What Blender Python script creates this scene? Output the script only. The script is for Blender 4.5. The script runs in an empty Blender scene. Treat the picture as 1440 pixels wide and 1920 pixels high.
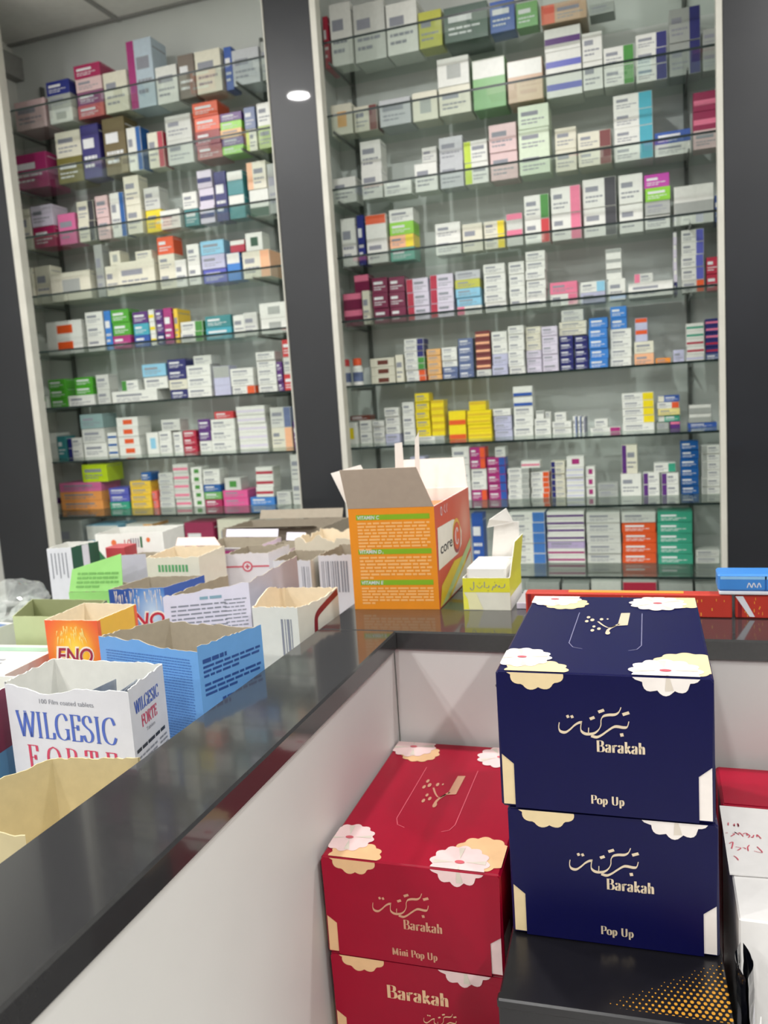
import bpy, bmesh, math, random
from mathutils import Vector, Matrix, noise

C = bpy.context.scene
COL = C.collection
rng = random.Random(11)

# ------------------------------------------------------------------ camera
cam_data = bpy.data.cameras.new('camera')
cam = bpy.data.objects.new('camera', cam_data)
COL.objects.link(cam)
cam_data.sensor_fit = 'HORIZONTAL'
cam_data.sensor_width = 36.0
cam_data.lens = 36.0 * 1543.0 / 1440.0
cam_data.clip_start = 0.02
yaw, pitch, roll = -0.326002, -0.134867, -0.066467
fw = Vector((math.sin(yaw) * math.cos(pitch), math.cos(yaw) * math.cos(pitch), math.sin(pitch)))
rt = Vector((math.cos(yaw), -math.sin(yaw), 0))
up = rt.cross(fw)
r2 = rt * math.cos(roll) + up * math.sin(roll)
u2 = -rt * math.sin(roll) + up * math.cos(roll)
M = Matrix.Identity(4)
for k in range(3):
    M[k][0], M[k][1], M[k][2] = r2[k], u2[k], -fw[k]
M.translation = Vector((0, 0, 1.45))
cam.matrix_world = M
cam_data.dof.use_dof = True
cam_data.dof.focus_distance = 1.0
cam_data.dof.aperture_fstop = (cam_data.lens / 1000) / 0.0042
C.camera = cam

# ------------------------------------------------------------------ world, lamps, exposure
C.view_settings.view_transform = 'Standard'
C.view_settings.look = 'None'
C.view_settings.exposure = 0.0
C.view_settings.gamma = 1.0
C.view_settings.use_curve_mapping = False
world = bpy.data.worlds.new('world')
C.world = world
world.use_nodes = True
world.node_tree.nodes['Background'].inputs[0].default_value = (0.9, 0.95, 1.0, 1)
world.node_tree.nodes['Background'].inputs[1].default_value = 0.05
LAMP_WATT = 22.0
LAMP_COLOUR = (1.0, 0.985, 0.97)
CEIL = 3.21
# x, y, share of LAMP_WATT
LAMPS = [(-1.895, 1.313, 0.8), (-2.45, 1.5, 1.1), (-0.75, 1.6, 1.1), (0.85, 1.6, 1.1), (-1.65, -0.3, 1.2), (1.35, -0.3, 1.2),
         (-0.35, -0.9, 0.5), (-1.9, -1.9, 1.5), (-0.35, -2.2, 1.4), (1.35, -1.9, 1.5)]  # first one mirrors in a pillar; the others are unseen, added for brightness


# ------------------------------------------------------------------ materials
def lin(c):
    return tuple(((v / 255) / 12.92 if v / 255 <= 0.04045 else ((v / 255 + 0.055) / 1.055) ** 2.4) for v in c)


MATS = {}


def mat(name, rgb, rough=0.45, metal=0.0, var=0.05, scale=40.0, bump=0.0, coat=0.0, spec=0.5):
    """Principled surface whose colour is mottled a little by a procedural noise."""
    if name in MATS:
        return MATS[name]
    m = bpy.data.materials.new(name)
    m.use_nodes = True
    nt = m.node_tree
    b = nt.nodes['Principled BSDF']
    tc = nt.nodes.new('ShaderNodeTexCoord')
    nz = nt.nodes.new('ShaderNodeTexNoise')
    nz.inputs['Scale'].default_value = scale
    nz.inputs['Detail'].default_value = 4
    rp = nt.nodes.new('ShaderNodeValToRGB')
    c = lin(rgb)
    rp.color_ramp.elements[0].position = 0.3
    rp.color_ramp.elements[1].position = 0.7
    rp.color_ramp.elements[0].color = tuple(v * (1 - var) for v in c) + (1,)
    rp.color_ramp.elements[1].color = tuple(min(1, v * (1 + var)) for v in c) + (1,)
    nt.links.new(tc.outputs['Object'], nz.inputs['Vector'])
    nt.links.new(nz.outputs['Fac'], rp.inputs['Fac'])
    nt.links.new(rp.outputs['Color'], b.inputs['Base Color'])
    b.inputs['Roughness'].default_value = rough
    b.inputs['Metallic'].default_value = metal
    b.inputs['Specular IOR Level'].default_value = spec
    b.inputs['Coat Weight'].default_value = coat
    b.inputs['Coat Roughness'].default_value = 0.03
    if bump:
        bp = nt.nodes.new('ShaderNodeBump')
        bp.inputs['Strength'].default_value = bump
        bp.inputs['Distance'].default_value = 0.002
        nt.links.new(nz.outputs['Fac'], bp.inputs['Height'])
        nt.links.new(bp.outputs['Normal'], b.inputs['Normal'])
    MATS[name] = m
    return m


def glass_mat(name, tint, gloss=1.0, haze=0.0):
    """Clear sheet: tinted see-through mixed with a Fresnel mirror, plus a little milky haze."""
    m = bpy.data.materials.new(name)
    m.use_nodes = True
    nt = m.node_tree
    nt.nodes.clear()
    out = nt.nodes.new('ShaderNodeOutputMaterial')
    tr = nt.nodes.new('ShaderNodeBsdfTransparent')
    tr.inputs[0].default_value = tint + (1,)
    gl = nt.nodes.new('ShaderNodeBsdfGlossy')
    gl.inputs['Roughness'].default_value = 0.04
    gl.inputs['Color'].default_value = (0.9, 0.95, 0.92, 1)
    df = nt.nodes.new('ShaderNodeBsdfDiffuse')
    df.inputs[0].default_value = (0.75, 0.78, 0.76, 1)
    nz = nt.nodes.new('ShaderNodeTexNoise')
    nz.inputs['Scale'].default_value = 9
    mr = nt.nodes.new('ShaderNodeMapRange')
    mr.inputs['To Min'].default_value = haze * 0.5
    mr.inputs['To Max'].default_value = haze * 1.5
    fr = nt.nodes.new('ShaderNodeFresnel')
    fr.inputs['IOR'].default_value = 1.5
    mu = nt.nodes.new('ShaderNodeMath')
    mu.operation = 'MULTIPLY'
    mu.inputs[1].default_value = gloss
    mu.use_clamp = True
    m1 = nt.nodes.new('ShaderNodeMixShader')
    m2 = nt.nodes.new('ShaderNodeMixShader')
    L = nt.links.new
    L(nz.outputs['Fac'], mr.inputs['Value'])
    L(mr.outputs[0], m1.inputs[0])
    L(tr.outputs[0], m1.inputs[1])
    L(df.outputs[0], m1.inputs[2])
    ge = nt.nodes.new('ShaderNodeNewGeometry')     # mirror only on the face the ray enters by
    fb = nt.nodes.new('ShaderNodeMath')
    fb.operation = 'SUBTRACT'
    fb.inputs[0].default_value = 1.0
    fm = nt.nodes.new('ShaderNodeMath')
    fm.operation = 'MULTIPLY'
    L(ge.outputs['Backfacing'], fb.inputs[1])
    L(fr.outputs[0], fm.inputs[0])
    L(fb.outputs[0], fm.inputs[1])
    L(fm.outputs[0], mu.inputs[0])
    L(mu.outputs[0], m2.inputs[0])
    L(m1.outputs[0], m2.inputs[1])
    L(gl.outputs[0], m2.inputs[2])
    L(m2.outputs[0], out.inputs['Surface'])
    MATS[name] = m
    return m


def burst_mat(name, stops, centre, radius, rough=0.35):
    """A printed round colour burst: rings of ink around a centre, in the object's own coordinates."""
    m = bpy.data.materials.new(name)
    m.use_nodes = True
    nt = m.node_tree
    b = nt.nodes['Principled BSDF']
    b.inputs['Roughness'].default_value = rough
    tc = nt.nodes.new('ShaderNodeTexCoord')
    mp = nt.nodes.new('ShaderNodeMapping')
    mp.vector_type = 'POINT'
    mp.inputs['Location'].default_value = tuple(-c / r for c, r in zip(centre, radius))
    mp.inputs['Scale'].default_value = tuple(1 / r for r in radius)
    gr = nt.nodes.new('ShaderNodeTexGradient')
    gr.gradient_type = 'SPHERICAL'
    rp = nt.nodes.new('ShaderNodeValToRGB')
    e = rp.color_ramp.elements
    while len(e) < len(stops):
        e.new(0.5)
    for q, (p, c) in zip(e, stops):
        q.position = p
        q.color = lin(c) + (1,)
    nt.links.new(tc.outputs['Object'], mp.inputs['Vector'])
    nt.links.new(mp.outputs[0], gr.inputs[0])
    nt.links.new(gr.outputs['Fac'], rp.inputs[0])
    nt.links.new(rp.outputs[0], b.inputs['Base Color'])
    MATS[name] = m
    return m


def emit_mat(name, rgb, strength):
    m = bpy.data.materials.new(name)
    m.use_nodes = True
    b = m.node_tree.nodes['Principled BSDF']
    b.inputs['Base Color'].default_value = (1, 1, 1, 1)
    b.inputs['Emission Color'].default_value = tuple(rgb) + (1,)
    b.inputs['Emission Strength'].default_value = strength
    MATS[name] = m
    return m


# ------------------------------------------------------------------ mesh helpers
class Frame:
    """A plane to print on: origin, two axes, normal."""

    def __init__(self, o, ux, uv, n=None):
        self.o, self.ux, self.uv = Vector(o), Vector(ux).normalized(), Vector(uv).normalized()
        self.n = Vector(n).normalized() if n is not None else self.ux.cross(self.uv).normalized()

    def at(self, u, v, lift=0.0004):
        return self.o + self.ux * u + self.uv * v + self.n * lift


class MB:
    def __init__(self):
        self.v, self.f, self.mi, self.mats = [], [], [], []

    def slot(self, m):
        if m not in self.mats:
            self.mats.append(m)
        return self.mats.index(m)

    def face(self, pts, m):
        k = len(self.v)
        self.v += [tuple(p) for p in pts]
        self.f.append(tuple(range(k, k + len(pts))))
        self.mi.append(self.slot(m))

    def box(self, x0, x1, y0, y1, z0, z1, m, c=0.0, front=None, top=None):
        """Cuboid, with chamfered edges when c > 0."""
        ms = {k: m for k in ('-x', '+x', '-y', '+y', '-z', '+z')}
        if front: ms['-y'] = front
        if top: ms['+z'] = top
        a = (x0, y0, z0)
        b = (x1, y1, z1)
        c = min(c, (x1 - x0) * .3, (y1 - y0) * .3, (z1 - z0) * .3)
        if c <= 0:
            P = lambda i, j, k: (b[0] if i else a[0], b[1] if j else a[1], b[2] if k else a[2])
            for key, q in (('-x', ((0, 0, 0), (0, 0, 1), (0, 1, 1), (0, 1, 0))), ('+x', ((1, 0, 0), (1, 1, 0), (1, 1, 1), (1, 0, 1))),
                           ('-y', ((0, 0, 0), (1, 0, 0), (1, 0, 1), (0, 0, 1))), ('+y', ((0, 1, 0), (0, 1, 1), (1, 1, 1), (1, 1, 0))),
                           ('-z', ((0, 0, 0), (0, 1, 0), (1, 1, 0), (1, 0, 0))), ('+z', ((0, 0, 1), (1, 0, 1), (1, 1, 1), (0, 1, 1)))):
                self.face([P(*t) for t in q], ms[key])
            return

        def P(s, ax):  # corner s (three signs), on the face of axis ax
            return tuple((b[k] if s[k] else a[k]) + (0 if k == ax else (-c if s[k] else c)) for k in range(3))
        base = len(self.v)
        idx = {}
        for s in ((i, j, k) for i in (0, 1) for j in (0, 1) for k in (0, 1)):
            for ax in range(3):
                idx[s, ax] = len(self.v)
                self.v.append(P(s, ax))

        def add(keys, mm):
            self.f.append(tuple(idx[k] for k in keys))
            self.mi.append(self.slot(mm))
        for ax in range(3):
            o1, o2 = (ax + 1) % 3, (ax + 2) % 3
            for side in (0, 1):
                ring = []
                for p, q in ((0, 0), (1, 0), (1, 1), (0, 1)):
                    s = [0, 0, 0]
                    s[ax], s[o1], s[o2] = side, p, q
                    ring.append((tuple(s), ax))
                add(ring if side else ring[::-1], ms[('-', '+')[side] + 'xyz'[ax]])
            for p in (0, 1):
                for q in (0, 1):
                    s0 = [0, 0, 0]
                    s1 = [0, 0, 0]
                    s0[ax], s1[ax] = 0, 1
                    s0[o1] = s1[o1] = p
                    s0[o2] = s1[o2] = q
                    s0, s1 = tuple(s0), tuple(s1)
                    r = [(s0, o1), (s1, o1), (s1, o2), (s0, o2)]
                    add(r if p != q else r[::-1], m)
        for s in ((i, j, k) for i in (0, 1) for j in (0, 1) for k in (0, 1)):
            r = [(s, 0), (s, 1), (s, 2)]
            add(r if sum(s) % 2 else r[::-1], m)

    def slab(self, q, t, m_out, m_in):
        """Thin card through four points q; m_out lies on the side of its normal."""
        q = [Vector(p) for p in q]
        n = (q[1] - q[0]).cross(q[3] - q[0]).normalized() * (t / 2)
        a = [p + n for p in q]
        b = [p - n for p in q]
        self.face(a, m_out)
        self.face(b[::-1], m_in)
        for k in range(len(q)):
            j = (k + 1) % len(q)
            self.face((b[k], b[j], a[j], a[k]), m_in)

    def ribbon(self, fr, pts, m, thick, thin, nib=(1, 0), smooth=True, lift=0.0006):
        P = [Vector((x, y)) for x, y in pts]
        if smooth and len(P) > 2:
            Q = []
            for i in range(len(P) - 1):
                p0, p1, p2, p3 = P[max(i - 1, 0)], P[i], P[i + 1], P[min(i + 2, len(P) - 1)]
                for s in range(5):
                    t = s / 5
                    Q.append(0.5 * ((2 * p1) + (p2 - p0) * t + (2 * p0 - 5 * p1 + 4 * p2 - p3) * t * t + (3 * p1 - p0 - 3 * p2 + p3) * t ** 3))
            Q.append(P[-1])
            P = Q
        nb = Vector(nib).normalized()
        L, R = [], []
        for i, p in enumerate(P):
            d = P[min(i + 1, len(P) - 1)] - P[max(i - 1, 0)]
            if d.length < 1e-9:
                d = Vector((1, 0))
            d.normalize()
            n = Vector((-d.y, d.x))
            w = max(thin, abs(n.dot(nb)) * thick) / 2
            L.append(p + n * w)
            R.append(p - n * w)
        for i in range(len(P) - 1):
            self.face([fr.at(q.x, q.y, lift) for q in (R[i], R[i + 1], L[i + 1], L[i])], m)

    def poly(self, fr, pts, m, lift=0.0004):
        self.face([fr.at(u, v, lift) for u, v in pts], m)

    def rect(self, fr, u0, u1, v0, v1, m, lift=0.0004):
        self.poly(fr, [(u0, v0), (u1, v0), (u1, v1), (u0, v1)], m, lift)

    def lines(self, fr, u0, u1, v0, v1, rows, m, words=5, fill=0.55, lift=0.0005, last=0.6, r=rng):
        """Rows of small word-like dashes: print too fine to read."""
        dv = (v1 - v0) / rows
        for i in range(rows):
            y = v1 - (i + 1) * dv
            end = u1 if i < rows - 1 else u0 + (u1 - u0) * last
            x = u0
            av = (u1 - u0) / words
            while x < end - av * 0.25:
                w = min(av * r.uniform(0.35, 1.15), end - x)
                self.rect(fr, x, x + w, y + dv * (1 - fill) / 2, y + dv * (1 + fill) / 2, m, lift)
                x += w + av * 0.14

    def disc(self, fr, u, v, ru, rv, m, n=20, lift=0.0004, wob=0.0, lobes=10, ph=0.0):
        self.poly(fr, [(u + ru * (1 + wob * math.cos(lobes * a + ph)) * math.cos(a), v + rv * (1 + wob * math.cos(lobes * a + ph)) * math.sin(a))
                       for a in (2 * math.pi * k / n for k in range(n))], m, lift)

    def lathe(self, prof, m, n=24, cx=0, cy=0):
        for (r0, z0), (r1, z1) in zip(prof, prof[1:]):
            for k in range(n):
                a, b = 2 * math.pi * k / n, 2 * math.pi * (k + 1) / n
                p = lambda r, z, t: (cx + r * math.cos(t), cy + r * math.sin(t), z)
                if r0 < 1e-6:
                    self.face([p(0, z0, 0), p(r1, z1, b), p(r1, z1, a)][::-1], m)
                elif r1 < 1e-6:
                    self.face([p(r0, z0, a), p(r0, z0, b), p(0, z1, 0)], m)
                else:
                    self.face([p(r0, z0, a), p(r0, z0, b), p(r1, z1, b), p(r1, z1, a)], m)

    def mesh(self, name):
        me = bpy.data.meshes.new(name)
        me.from_pydata(self.v, [], self.f)
        for m in self.mats:
            me.materials.append(m)
        me.polygons.foreach_set('material_index', self.mi)
        me.update()
        return me

    def build(self, name, parent=None, loc=None, smooth=False, weld=False):
        me = self.mesh(name)
        if weld:
            bm = bmesh.new()
            bm.from_mesh(me)
            bmesh.ops.remove_doubles(bm, verts=bm.verts, dist=1e-5)
            bm.to_mesh(me)
            bm.free()
        if smooth:
            me.polygons.foreach_set('use_smooth', [True] * len(me.polygons))
        o = bpy.data.objects.new(name, me)
        COL.objects.link(o)
        if parent: o.parent = parent
        if loc: o.location = loc
        return o


def tag(o, label=None, cat=None, group=None, kind=None):
    if label: o['label'] = label
    if cat: o['category'] = cat
    if group: o['group'] = group
    if kind: o['kind'] = kind
    return o


def thing(name, label, cat, loc=(0, 0, 0), rz=0.0, group=None):
    o = bpy.data.objects.new(name, None)
    o.empty_display_size = 0.05
    COL.objects.link(o)
    o.location = loc
    o.rotation_euler = (0, 0, rz)
    return tag(o, label, cat, group)


def structure(name, mb, **k):
    return tag(mb.build(name, **k), kind='structure')


# ------------------------------------------------------------------ lettering
FONT = {}


def sans(mb, fr, text, u, v, h, m, sx=1.0, bold=0.0, shear=0.0, lift=0.0006, width=None):
    """Plain sans lettering; h is the capital height, (u, v) the left end of the base line."""
    key = (text, bold, shear)
    if key not in FONT:
        cu = bpy.data.curves.new('lettering', 'FONT')
        cu.body, cu.size, cu.offset, cu.shear, cu.resolution_u = text, 1.0, bold, shear, 4
        ob = bpy.data.objects.new('lettering', cu)
        COL.objects.link(ob)
        dg = bpy.context.evaluated_depsgraph_get()
        me = ob.evaluated_get(dg).to_mesh()
        FONT[key] = ([tuple(q.co)[:2] for q in me.vertices], [tuple(p.vertices) for p in me.polygons])
        ob.evaluated_get(dg).to_mesh_clear()
        bpy.data.objects.remove(ob)
        bpy.data.curves.remove(cu)
    vs, fs = FONT[key]
    if not vs:
        return
    s = h / 0.72
    if width:
        sx = width / (s * (max(p[0] for p in vs) - min(p[0] for p in vs)))
    for f in fs:
        mb.face([fr.at(u + vs[i][0] * s * sx, v + vs[i][1] * s, lift) for i in f], m)


# stroke letters: (advance, strokes); capital height 1
GLYPH = {
    'W': (1.12, [[(.02, 1), (.3, 0)], [(.3, 0), (.55, .95)], [(.55, .95), (.8, 0)], [(.8, 0), (1.06, 1)], [(-.06, 1), (.16, 1)], [(.9, 1), (1.14, 1)], [(.44, 1), (.62, 1)]]),
    'I': (.4, [[(.18, 0), (.18, 1)], [(.04, 0), (.32, 0)], [(.04, 1), (.32, 1)]]),
    'L': (.66, [[(.15, 0), (.15, 1)], [(.02, 1), (.29, 1)], [(.02, 0), (.58, 0)], [(.58, 0), (.6, .24)]]),
    'G': (.86, [[(.74, .76), (.62, .97), (.42, 1), (.16, .85), (.06, .5), (.16, .13), (.42, 0), (.62, .04), (.74, .14)], [(.74, .42), (.74, .02)], [(.58, .42), (.86, .42)]]),
    'E': (.68, [[(.15, 0), (.15, 1)], [(.02, 1), (.58, 1)], [(.02, 0), (.6, 0)], [(.15, .52), (.46, .52)], [(.58, 1), (.59, .78)], [(.6, 0), (.63, .24)], [(.46, .42), (.46, .62)]]),
    'S': (.66, [[(.54, .76), (.46, .96), (.28, 1), (.1, .88), (.1, .7), (.26, .56), (.46, .44), (.56, .26), (.48, .07), (.28, 0), (.12, .06), (.05, .25)]]),
    'C': (.82, [[(.74, .74), (.62, .97), (.42, 1), (.16, .85), (.06, .5), (.16, .13), (.42, 0), (.62, .05), (.76, .26)]]),
    'F': (.64, [[(.15, 0), (.15, 1)], [(.02, 1), (.58, 1)], [(.02, 0), (.3, 0)], [(.15, .5), (.44, .5)], [(.58, 1), (.59, .76)], [(.44, .4), (.44, .6)]]),
    'O': (.86, [[(.42, 1), (.16, .86), (.06, .5), (.16, .14), (.42, 0), (.68, .14), (.78, .5), (.68, .86), (.42, 1)]]),
    'R': (.78, [[(.15, 0), (.15, 1)], [(.02, 1), (.3, 1), (.52, .93), (.58, .76), (.5, .58), (.3, .51), (.15, .51)], [(.34, .51), (.66, 0)], [(.02, 0), (.29, 0)], [(.6, 0), (.78, 0)]]),
    'T': (.72, [[(.34, 0), (.34, 1)], [(.03, 1), (.65, 1)], [(.03, 1), (.02, .76)], [(.65, 1), (.66, .76)], [(.2, 0), (.48, 0)]]),
    'B': (.72, [[(.14, 0), (.14, 1)], [(.02, 1), (.34, 1), (.52, .93), (.56, .76), (.5, .6), (.34, .53), (.14, .53)], [(.34, .53), (.56, .46), (.63, .27), (.55, .07), (.34, 0), (.02, 0)]]),
    'P': (.66, [[(.14, 0), (.14, 1)], [(.02, 1), (.34, 1), (.54, .92), (.58, .72), (.52, .52), (.34, .45), (.14, .45)], [(.02, 0), (.28, 0)]]),
    'U': (.8, [[(.14, 1), (.14, .3), (.2, .08), (.38, 0), (.56, .08), (.63, .3), (.63, 1)], [(.02, 1), (.26, 1)], [(.54, 1), (.72, 1)]]),
    'M': (1.0, [[(.14, 0), (.14, 1)], [(.14, 1), (.46, .1)], [(.46, .1), (.8, 1)], [(.8, 1), (.8, 0)], [(.04, 0), (.24, 0)], [(.7, 0), (.9, 0)]]),
    'a': (.54, [[(.08, .52), (.16, .65), (.3, .66), (.4, .55), (.4, .1), (.48, 0)], [(.4, .4), (.2, .35), (.07, .2), (.12, .03), (.26, 0), (.4, .14)]]),
    'r': (.46, [[(.13, 0), (.13, .64)], [(.13, .42), (.22, .6), (.34, .66), (.41, .58)], [(.03, 0), (.24, 0)]]),
    'k': (.56, [[(.13, 0), (.13, 1.02)], [(.15, .3), (.44, .64)], [(.24, .38), (.5, 0)], [(.34, .64), (.52, .64)]]),
    'h': (.58, [[(.13, 0), (.13, 1.02)], [(.13, .44), (.24, .62), (.38, .65), (.45, .5), (.45, 0)]]),
    'n': (.58, [[(.13, 0), (.13, .64)], [(.13, .44), (.24, .62), (.38, .65), (.45, .5), (.45, 0)]]),
    'o': (.56, [[(.27, .66), (.1, .55), (.06, .33), (.1, .11), (.27, 0), (.44, .11), (.48, .33), (.44, .55), (.27, .66)]]),
    'p': (.58, [[(.13, -.3), (.13, .64)], [(.13, .46), (.24, .63), (.4, .6), (.49, .33), (.4, .06), (.26, 0), (.13, .14)]]),
    'i': (.3, [[(.14, 0), (.14, .64)], [(.14, .8), (.14, .94)]]),
    ' ': (.34, []),
}


def serif(mb, fr, text, u, v, h, m, thick=.15, thin=.035, sx=1.0, shear=0.0, gap=.06, width=None, lift=0.0006):
    adv = sum(GLYPH[c][0] + gap for c in text)
    if width:
        sx = width / (adv * h)
    x = 0.0
    for c in text:
        a, st = GLYPH[c]
        for s in st:
            pts = [(u + ((x + p) + shear * q) * h * sx, v + q * h) for p, q in s]
            mb.ribbon(fr, pts, m, thick * h, thin * h, (1, 0), smooth=len(s) > 2, lift=lift)
        x += a + gap


CALLI = [
    [(105, 400), (95, 480), (120, 535), (185, 545), (250, 500), (320, 430), (380, 390), (420, 383)],
    [(422, 362), (405, 450), (412, 510), (460, 548), (530, 550), (595, 530), (650, 480), (684, 410), (690, 330), (722, 275), (790, 250), (880, 240), (935, 200), (967, 128)],
    [(515, 455), (509, 545)],
    [(545, 575), (620, 590), (690, 555), (770, 490), (850, 430), (905, 415), (1000, 425), (1046, 405), (1068, 330)],
    [(210, 312), (246, 296)], [(270, 312), (306, 296)], [(535, 325), (600, 295)], [(655, 215), (735, 180)], [(985, 235), (1075, 200)], [(945, 540), (990, 530)],
]


def calligraphy(mb, fr, u, v, s, m):
    """The flowing Arabic wordmark; (u, v) is its top left, s metres per drawing unit."""
    for i, st in enumerate(CALLI):
        pts = [(u + (x - 90) * s, v - (y - 128) * s) for x, y in st]
        mb.ribbon(fr, pts, m, (42 if i < 4 else 52) * s, 13 * s, (0.2, 0.98), smooth=len(st) > 2)


def clip(poly, axis, lim, keep_less):
    out = []
    for a, b in zip(poly, poly[1:] + poly[:1]):
        ia = (a[axis] <= lim) == keep_less
        ib = (b[axis] <= lim) == keep_less
        if ia: out.append(a)
        if ia != ib:
            t = (lim - a[axis]) / (b[axis] - a[axis])
            out.append((a[0] + (b[0] - a[0]) * t, a[1] + (b[1] - a[1]) * t))
    return out


# ------------------------------------------------------------------ the room
M_WALL = mat('wall_paint', (224, 224, 218), 0.6, var=0.03, scale=3)
M_BACK = mat('cabinet_back_paint', (222, 226, 222), 0.5, var=0.04, scale=4)
M_CEIL = mat('ceiling_tile', (226, 226, 220), 0.85, var=0.03, scale=30, bump=0.1)
M_BAR = mat('ceiling_bar', (150, 150, 146), 0.6)
M_DARKWALL = mat('dark_unseen_wall', (58, 60, 64), 0.3, var=0.1, scale=3)  # unseen wall behind the camera, darkened to cut bounce onto front faces
M_FLOOR = mat('floor_tile', (210, 208, 204), 0.3, var=0.06, scale=5)
M_BLACK = mat('black_laminate', (25, 27, 33), 0.4, var=0.10, scale=6, coat=0.28)
M_STRIP = mat('edge_strip', (196, 194, 184), 0.5, var=0.06, scale=12)
M_STEEL = mat('grey_steel', (104, 108, 104), 0.45, 0.2)

mb = MB(); mb.box(-2.95, 2.7, -2.7, 3.52, -0.1, 0, M_FLOOR); structure('floor', mb)
mb = MB(); mb.box(-2.95, 2.7, -2.7, 3.52, CEIL, CEIL + 0.08, M_CEIL); structure('ceiling', mb)
mb = MB(); mb.box(-2.95, 2.7, 3.42, 3.52, 0, CEIL, M_BACK); structure('wall_back', mb)
mb = MB(); mb.box(-2.95, -2.85, -2.7, 3.42, 0, CEIL, M_WALL); structure('wall_left', mb)
mb = MB(); mb.box(2.6, 2.7, -2.7, 3.42, 0, CEIL, M_WALL); structure('wall_right', mb)
mb = MB(); mb.box(-2.85, 2.6, -2.7, -2.6, 0, CEIL, M_DARKWALL); structure('wall_front', mb)
mb = MB()
for x in (-2.25, -1.65, -1.05, -0.45, 0.15, 0.75, 1.35, 1.95):
    mb.box(x - 0.012, x + 0.012, -2.6, 3.42, CEIL - 0.006, CEIL, M_BAR)
for k in range(10):
    y = 3.40 - 0.6 * k
    mb.box(-2.85, 2.6, y - 0.012, y + 0.012, CEIL - 0.007, CEIL, M_BAR)
structure('trim_1', mb)
mb = MB(); mb.box(-2.85, -2.80, 2.99, 3.42, 3.05, 3.15, M_BAR); structure('trim_2', mb)

# pillars clad in black laminate, with pale edge strips
def pillar(x0, x1, strips, core=None):
    b = MB()
    b.box(x0, x1, 2.95, 2.985, 0, CEIL, M_BLACK, 0.002)
    o = structure('pillar', b)
    for a, c in strips:
        s = MB(); s.box(a, c, 2.945, 2.99, 0, CEIL, M_STRIP, 0.001)
        s.build('edge_strip', o)
    if core:
        s = MB(); s.box(core[0], core[1], 2.986, 3.42, 0, CEIL, M_BACK)
        s.build('core', o)
    return o
pillar(-2.85, -2.575, [(-2.574, -2.538)])
pillar(-1.334, -1.152, [(-1.340, -1.335), (-1.151, -1.128)], (-1.334, -1.243))
pillar(0.2155, 1.2, [(0.196, 0.215)], (0.236, 1.15))
for x in (-2.70, -1.56, -1.163, 0.12):
    b = MB(); b.box(x - 0.007, x + 0.007, 3.402, 3.42, 0, 3.0, M_STEEL); structure('shelf_rail', b)

# ------------------------------------------------------------------ glass shelves
M_GLASS = glass_mat('shelf_glass', (0.93, 0.965, 0.945), 0.9, 0.015)
M_EDGE = mat('glass_edge', (20, 34, 32), 0.3, var=0.1, spec=0.3)
SHELF_Z = {0: .515, 1: .770, 2: 1.030, 3: 1.276, 4: 1.513, 5: 1.757, 6: 1.992, 7: 2.238, 8: 2.498, 9: 2.750}
ORD = ['', 'topmost', 'second', 'third', 'fourth', 'fifth', 'sixth', 'seventh', 'eighth', 'ninth', 'tenth']
for side, x0, x1, rails, lv in (('right', -1.242, 0.235, (-1.163, 0.12), range(0, 10)), ('left', -2.848, -1.336, (-2.70, -1.56), range(1, 10))):
    for s in lv:
        z = SHELF_Z[s]
        b = MB()
        b.box(x0, x1, 2.992, 3.40, z - 0.008, z, M_GLASS, front=M_EDGE)
        o = b.build('glass_shelf')
        tag(o, f'{ORD[10 - s]} clear glass shelf from the top in the {side} wall cabinet, dark green edge', 'shelf', f'glass shelves of the {side} cabinet')
        for x in rails:
            k = MB(); k.box(x - 0.003, x + 0.003, 3.14, 3.402, z - 0.018, z - 0.0082, M_STEEL); k.build('bracket', o)

# ------------------------------------------------------------------ counter
M_GRANITE = mat('black_granite', (50, 50, 51), 0.10, var=0.07, scale=160, coat=0.25, spec=0.6)
M_PANEL = mat('white_panel', (214, 213, 210), 0.5, var=0.03, scale=4)
M_TOP = mat('grey_worktop', (150, 150, 148), 0.4, var=0.05)
ct = thing('counter', 'black stone ledge counter with white inner panels, bending round the boxed tissue stacks', 'counter', (-0.5, 1.3, 0))
def in_ct(b, name):
    b.v = [(x + 0.5, y - 1.3, z) for x, y, z in b.v]
    return b.build(name, ct)
b = MB()
b.box(-0.587, -0.44, 0.05, 1.324, 1.016, 1.05, M_GRANITE, 0.003)
b.box(-0.587, 1.0, 1.3242, 1.62, 1.016, 1.05, M_GRANITE, 0.003)
b.box(-0.587, -0.385, 1.6202, 1.84, 1.016, 1.05, M_GRANITE, 0.003)
in_ct(b, 'ledge_top')
b = MB(); b.box(-0.468, -0.449, 0.06, 1.331, 0.0, 1.0155, M_PANEL, 0.001); in_ct(b, 'inner_panel')
b = MB(); b.box(-0.4485, 0.99, 1.332, 1.35, 0.0, 1.0155, M_PANEL, 0.001); in_ct(b, 'inner_panel')
b = MB(); b.box(-0.584, -0.566, 0.06, 1.83, 0.0, 1.0155, M_PANEL, 0.001); in_ct(b, 'outer_panel')
b = MB(); b.box(-0.44, 0.99, 1.595, 1.612, 0.0, 1.0155, M_PANEL, 0.001); in_ct(b, 'outer_panel')
b = MB(); b.box(-0.4485, 0.99, 0.06, 1.3315, 0.54, 0.565, M_PANEL, 0.001); in_ct(b, 'deck')
b = MB(); b.box(-0.44, -0.39, 1.6125, 1.83, 0.0, 1.0155, M_PANEL, 0.001); in_ct(b, 'end_panel')
b = MB(); b.box(0.991, 1.0, 0.06, 1.6, 0.0, 1.0155, M_PANEL, 0.001); in_ct(b, 'end_panel')
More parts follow.
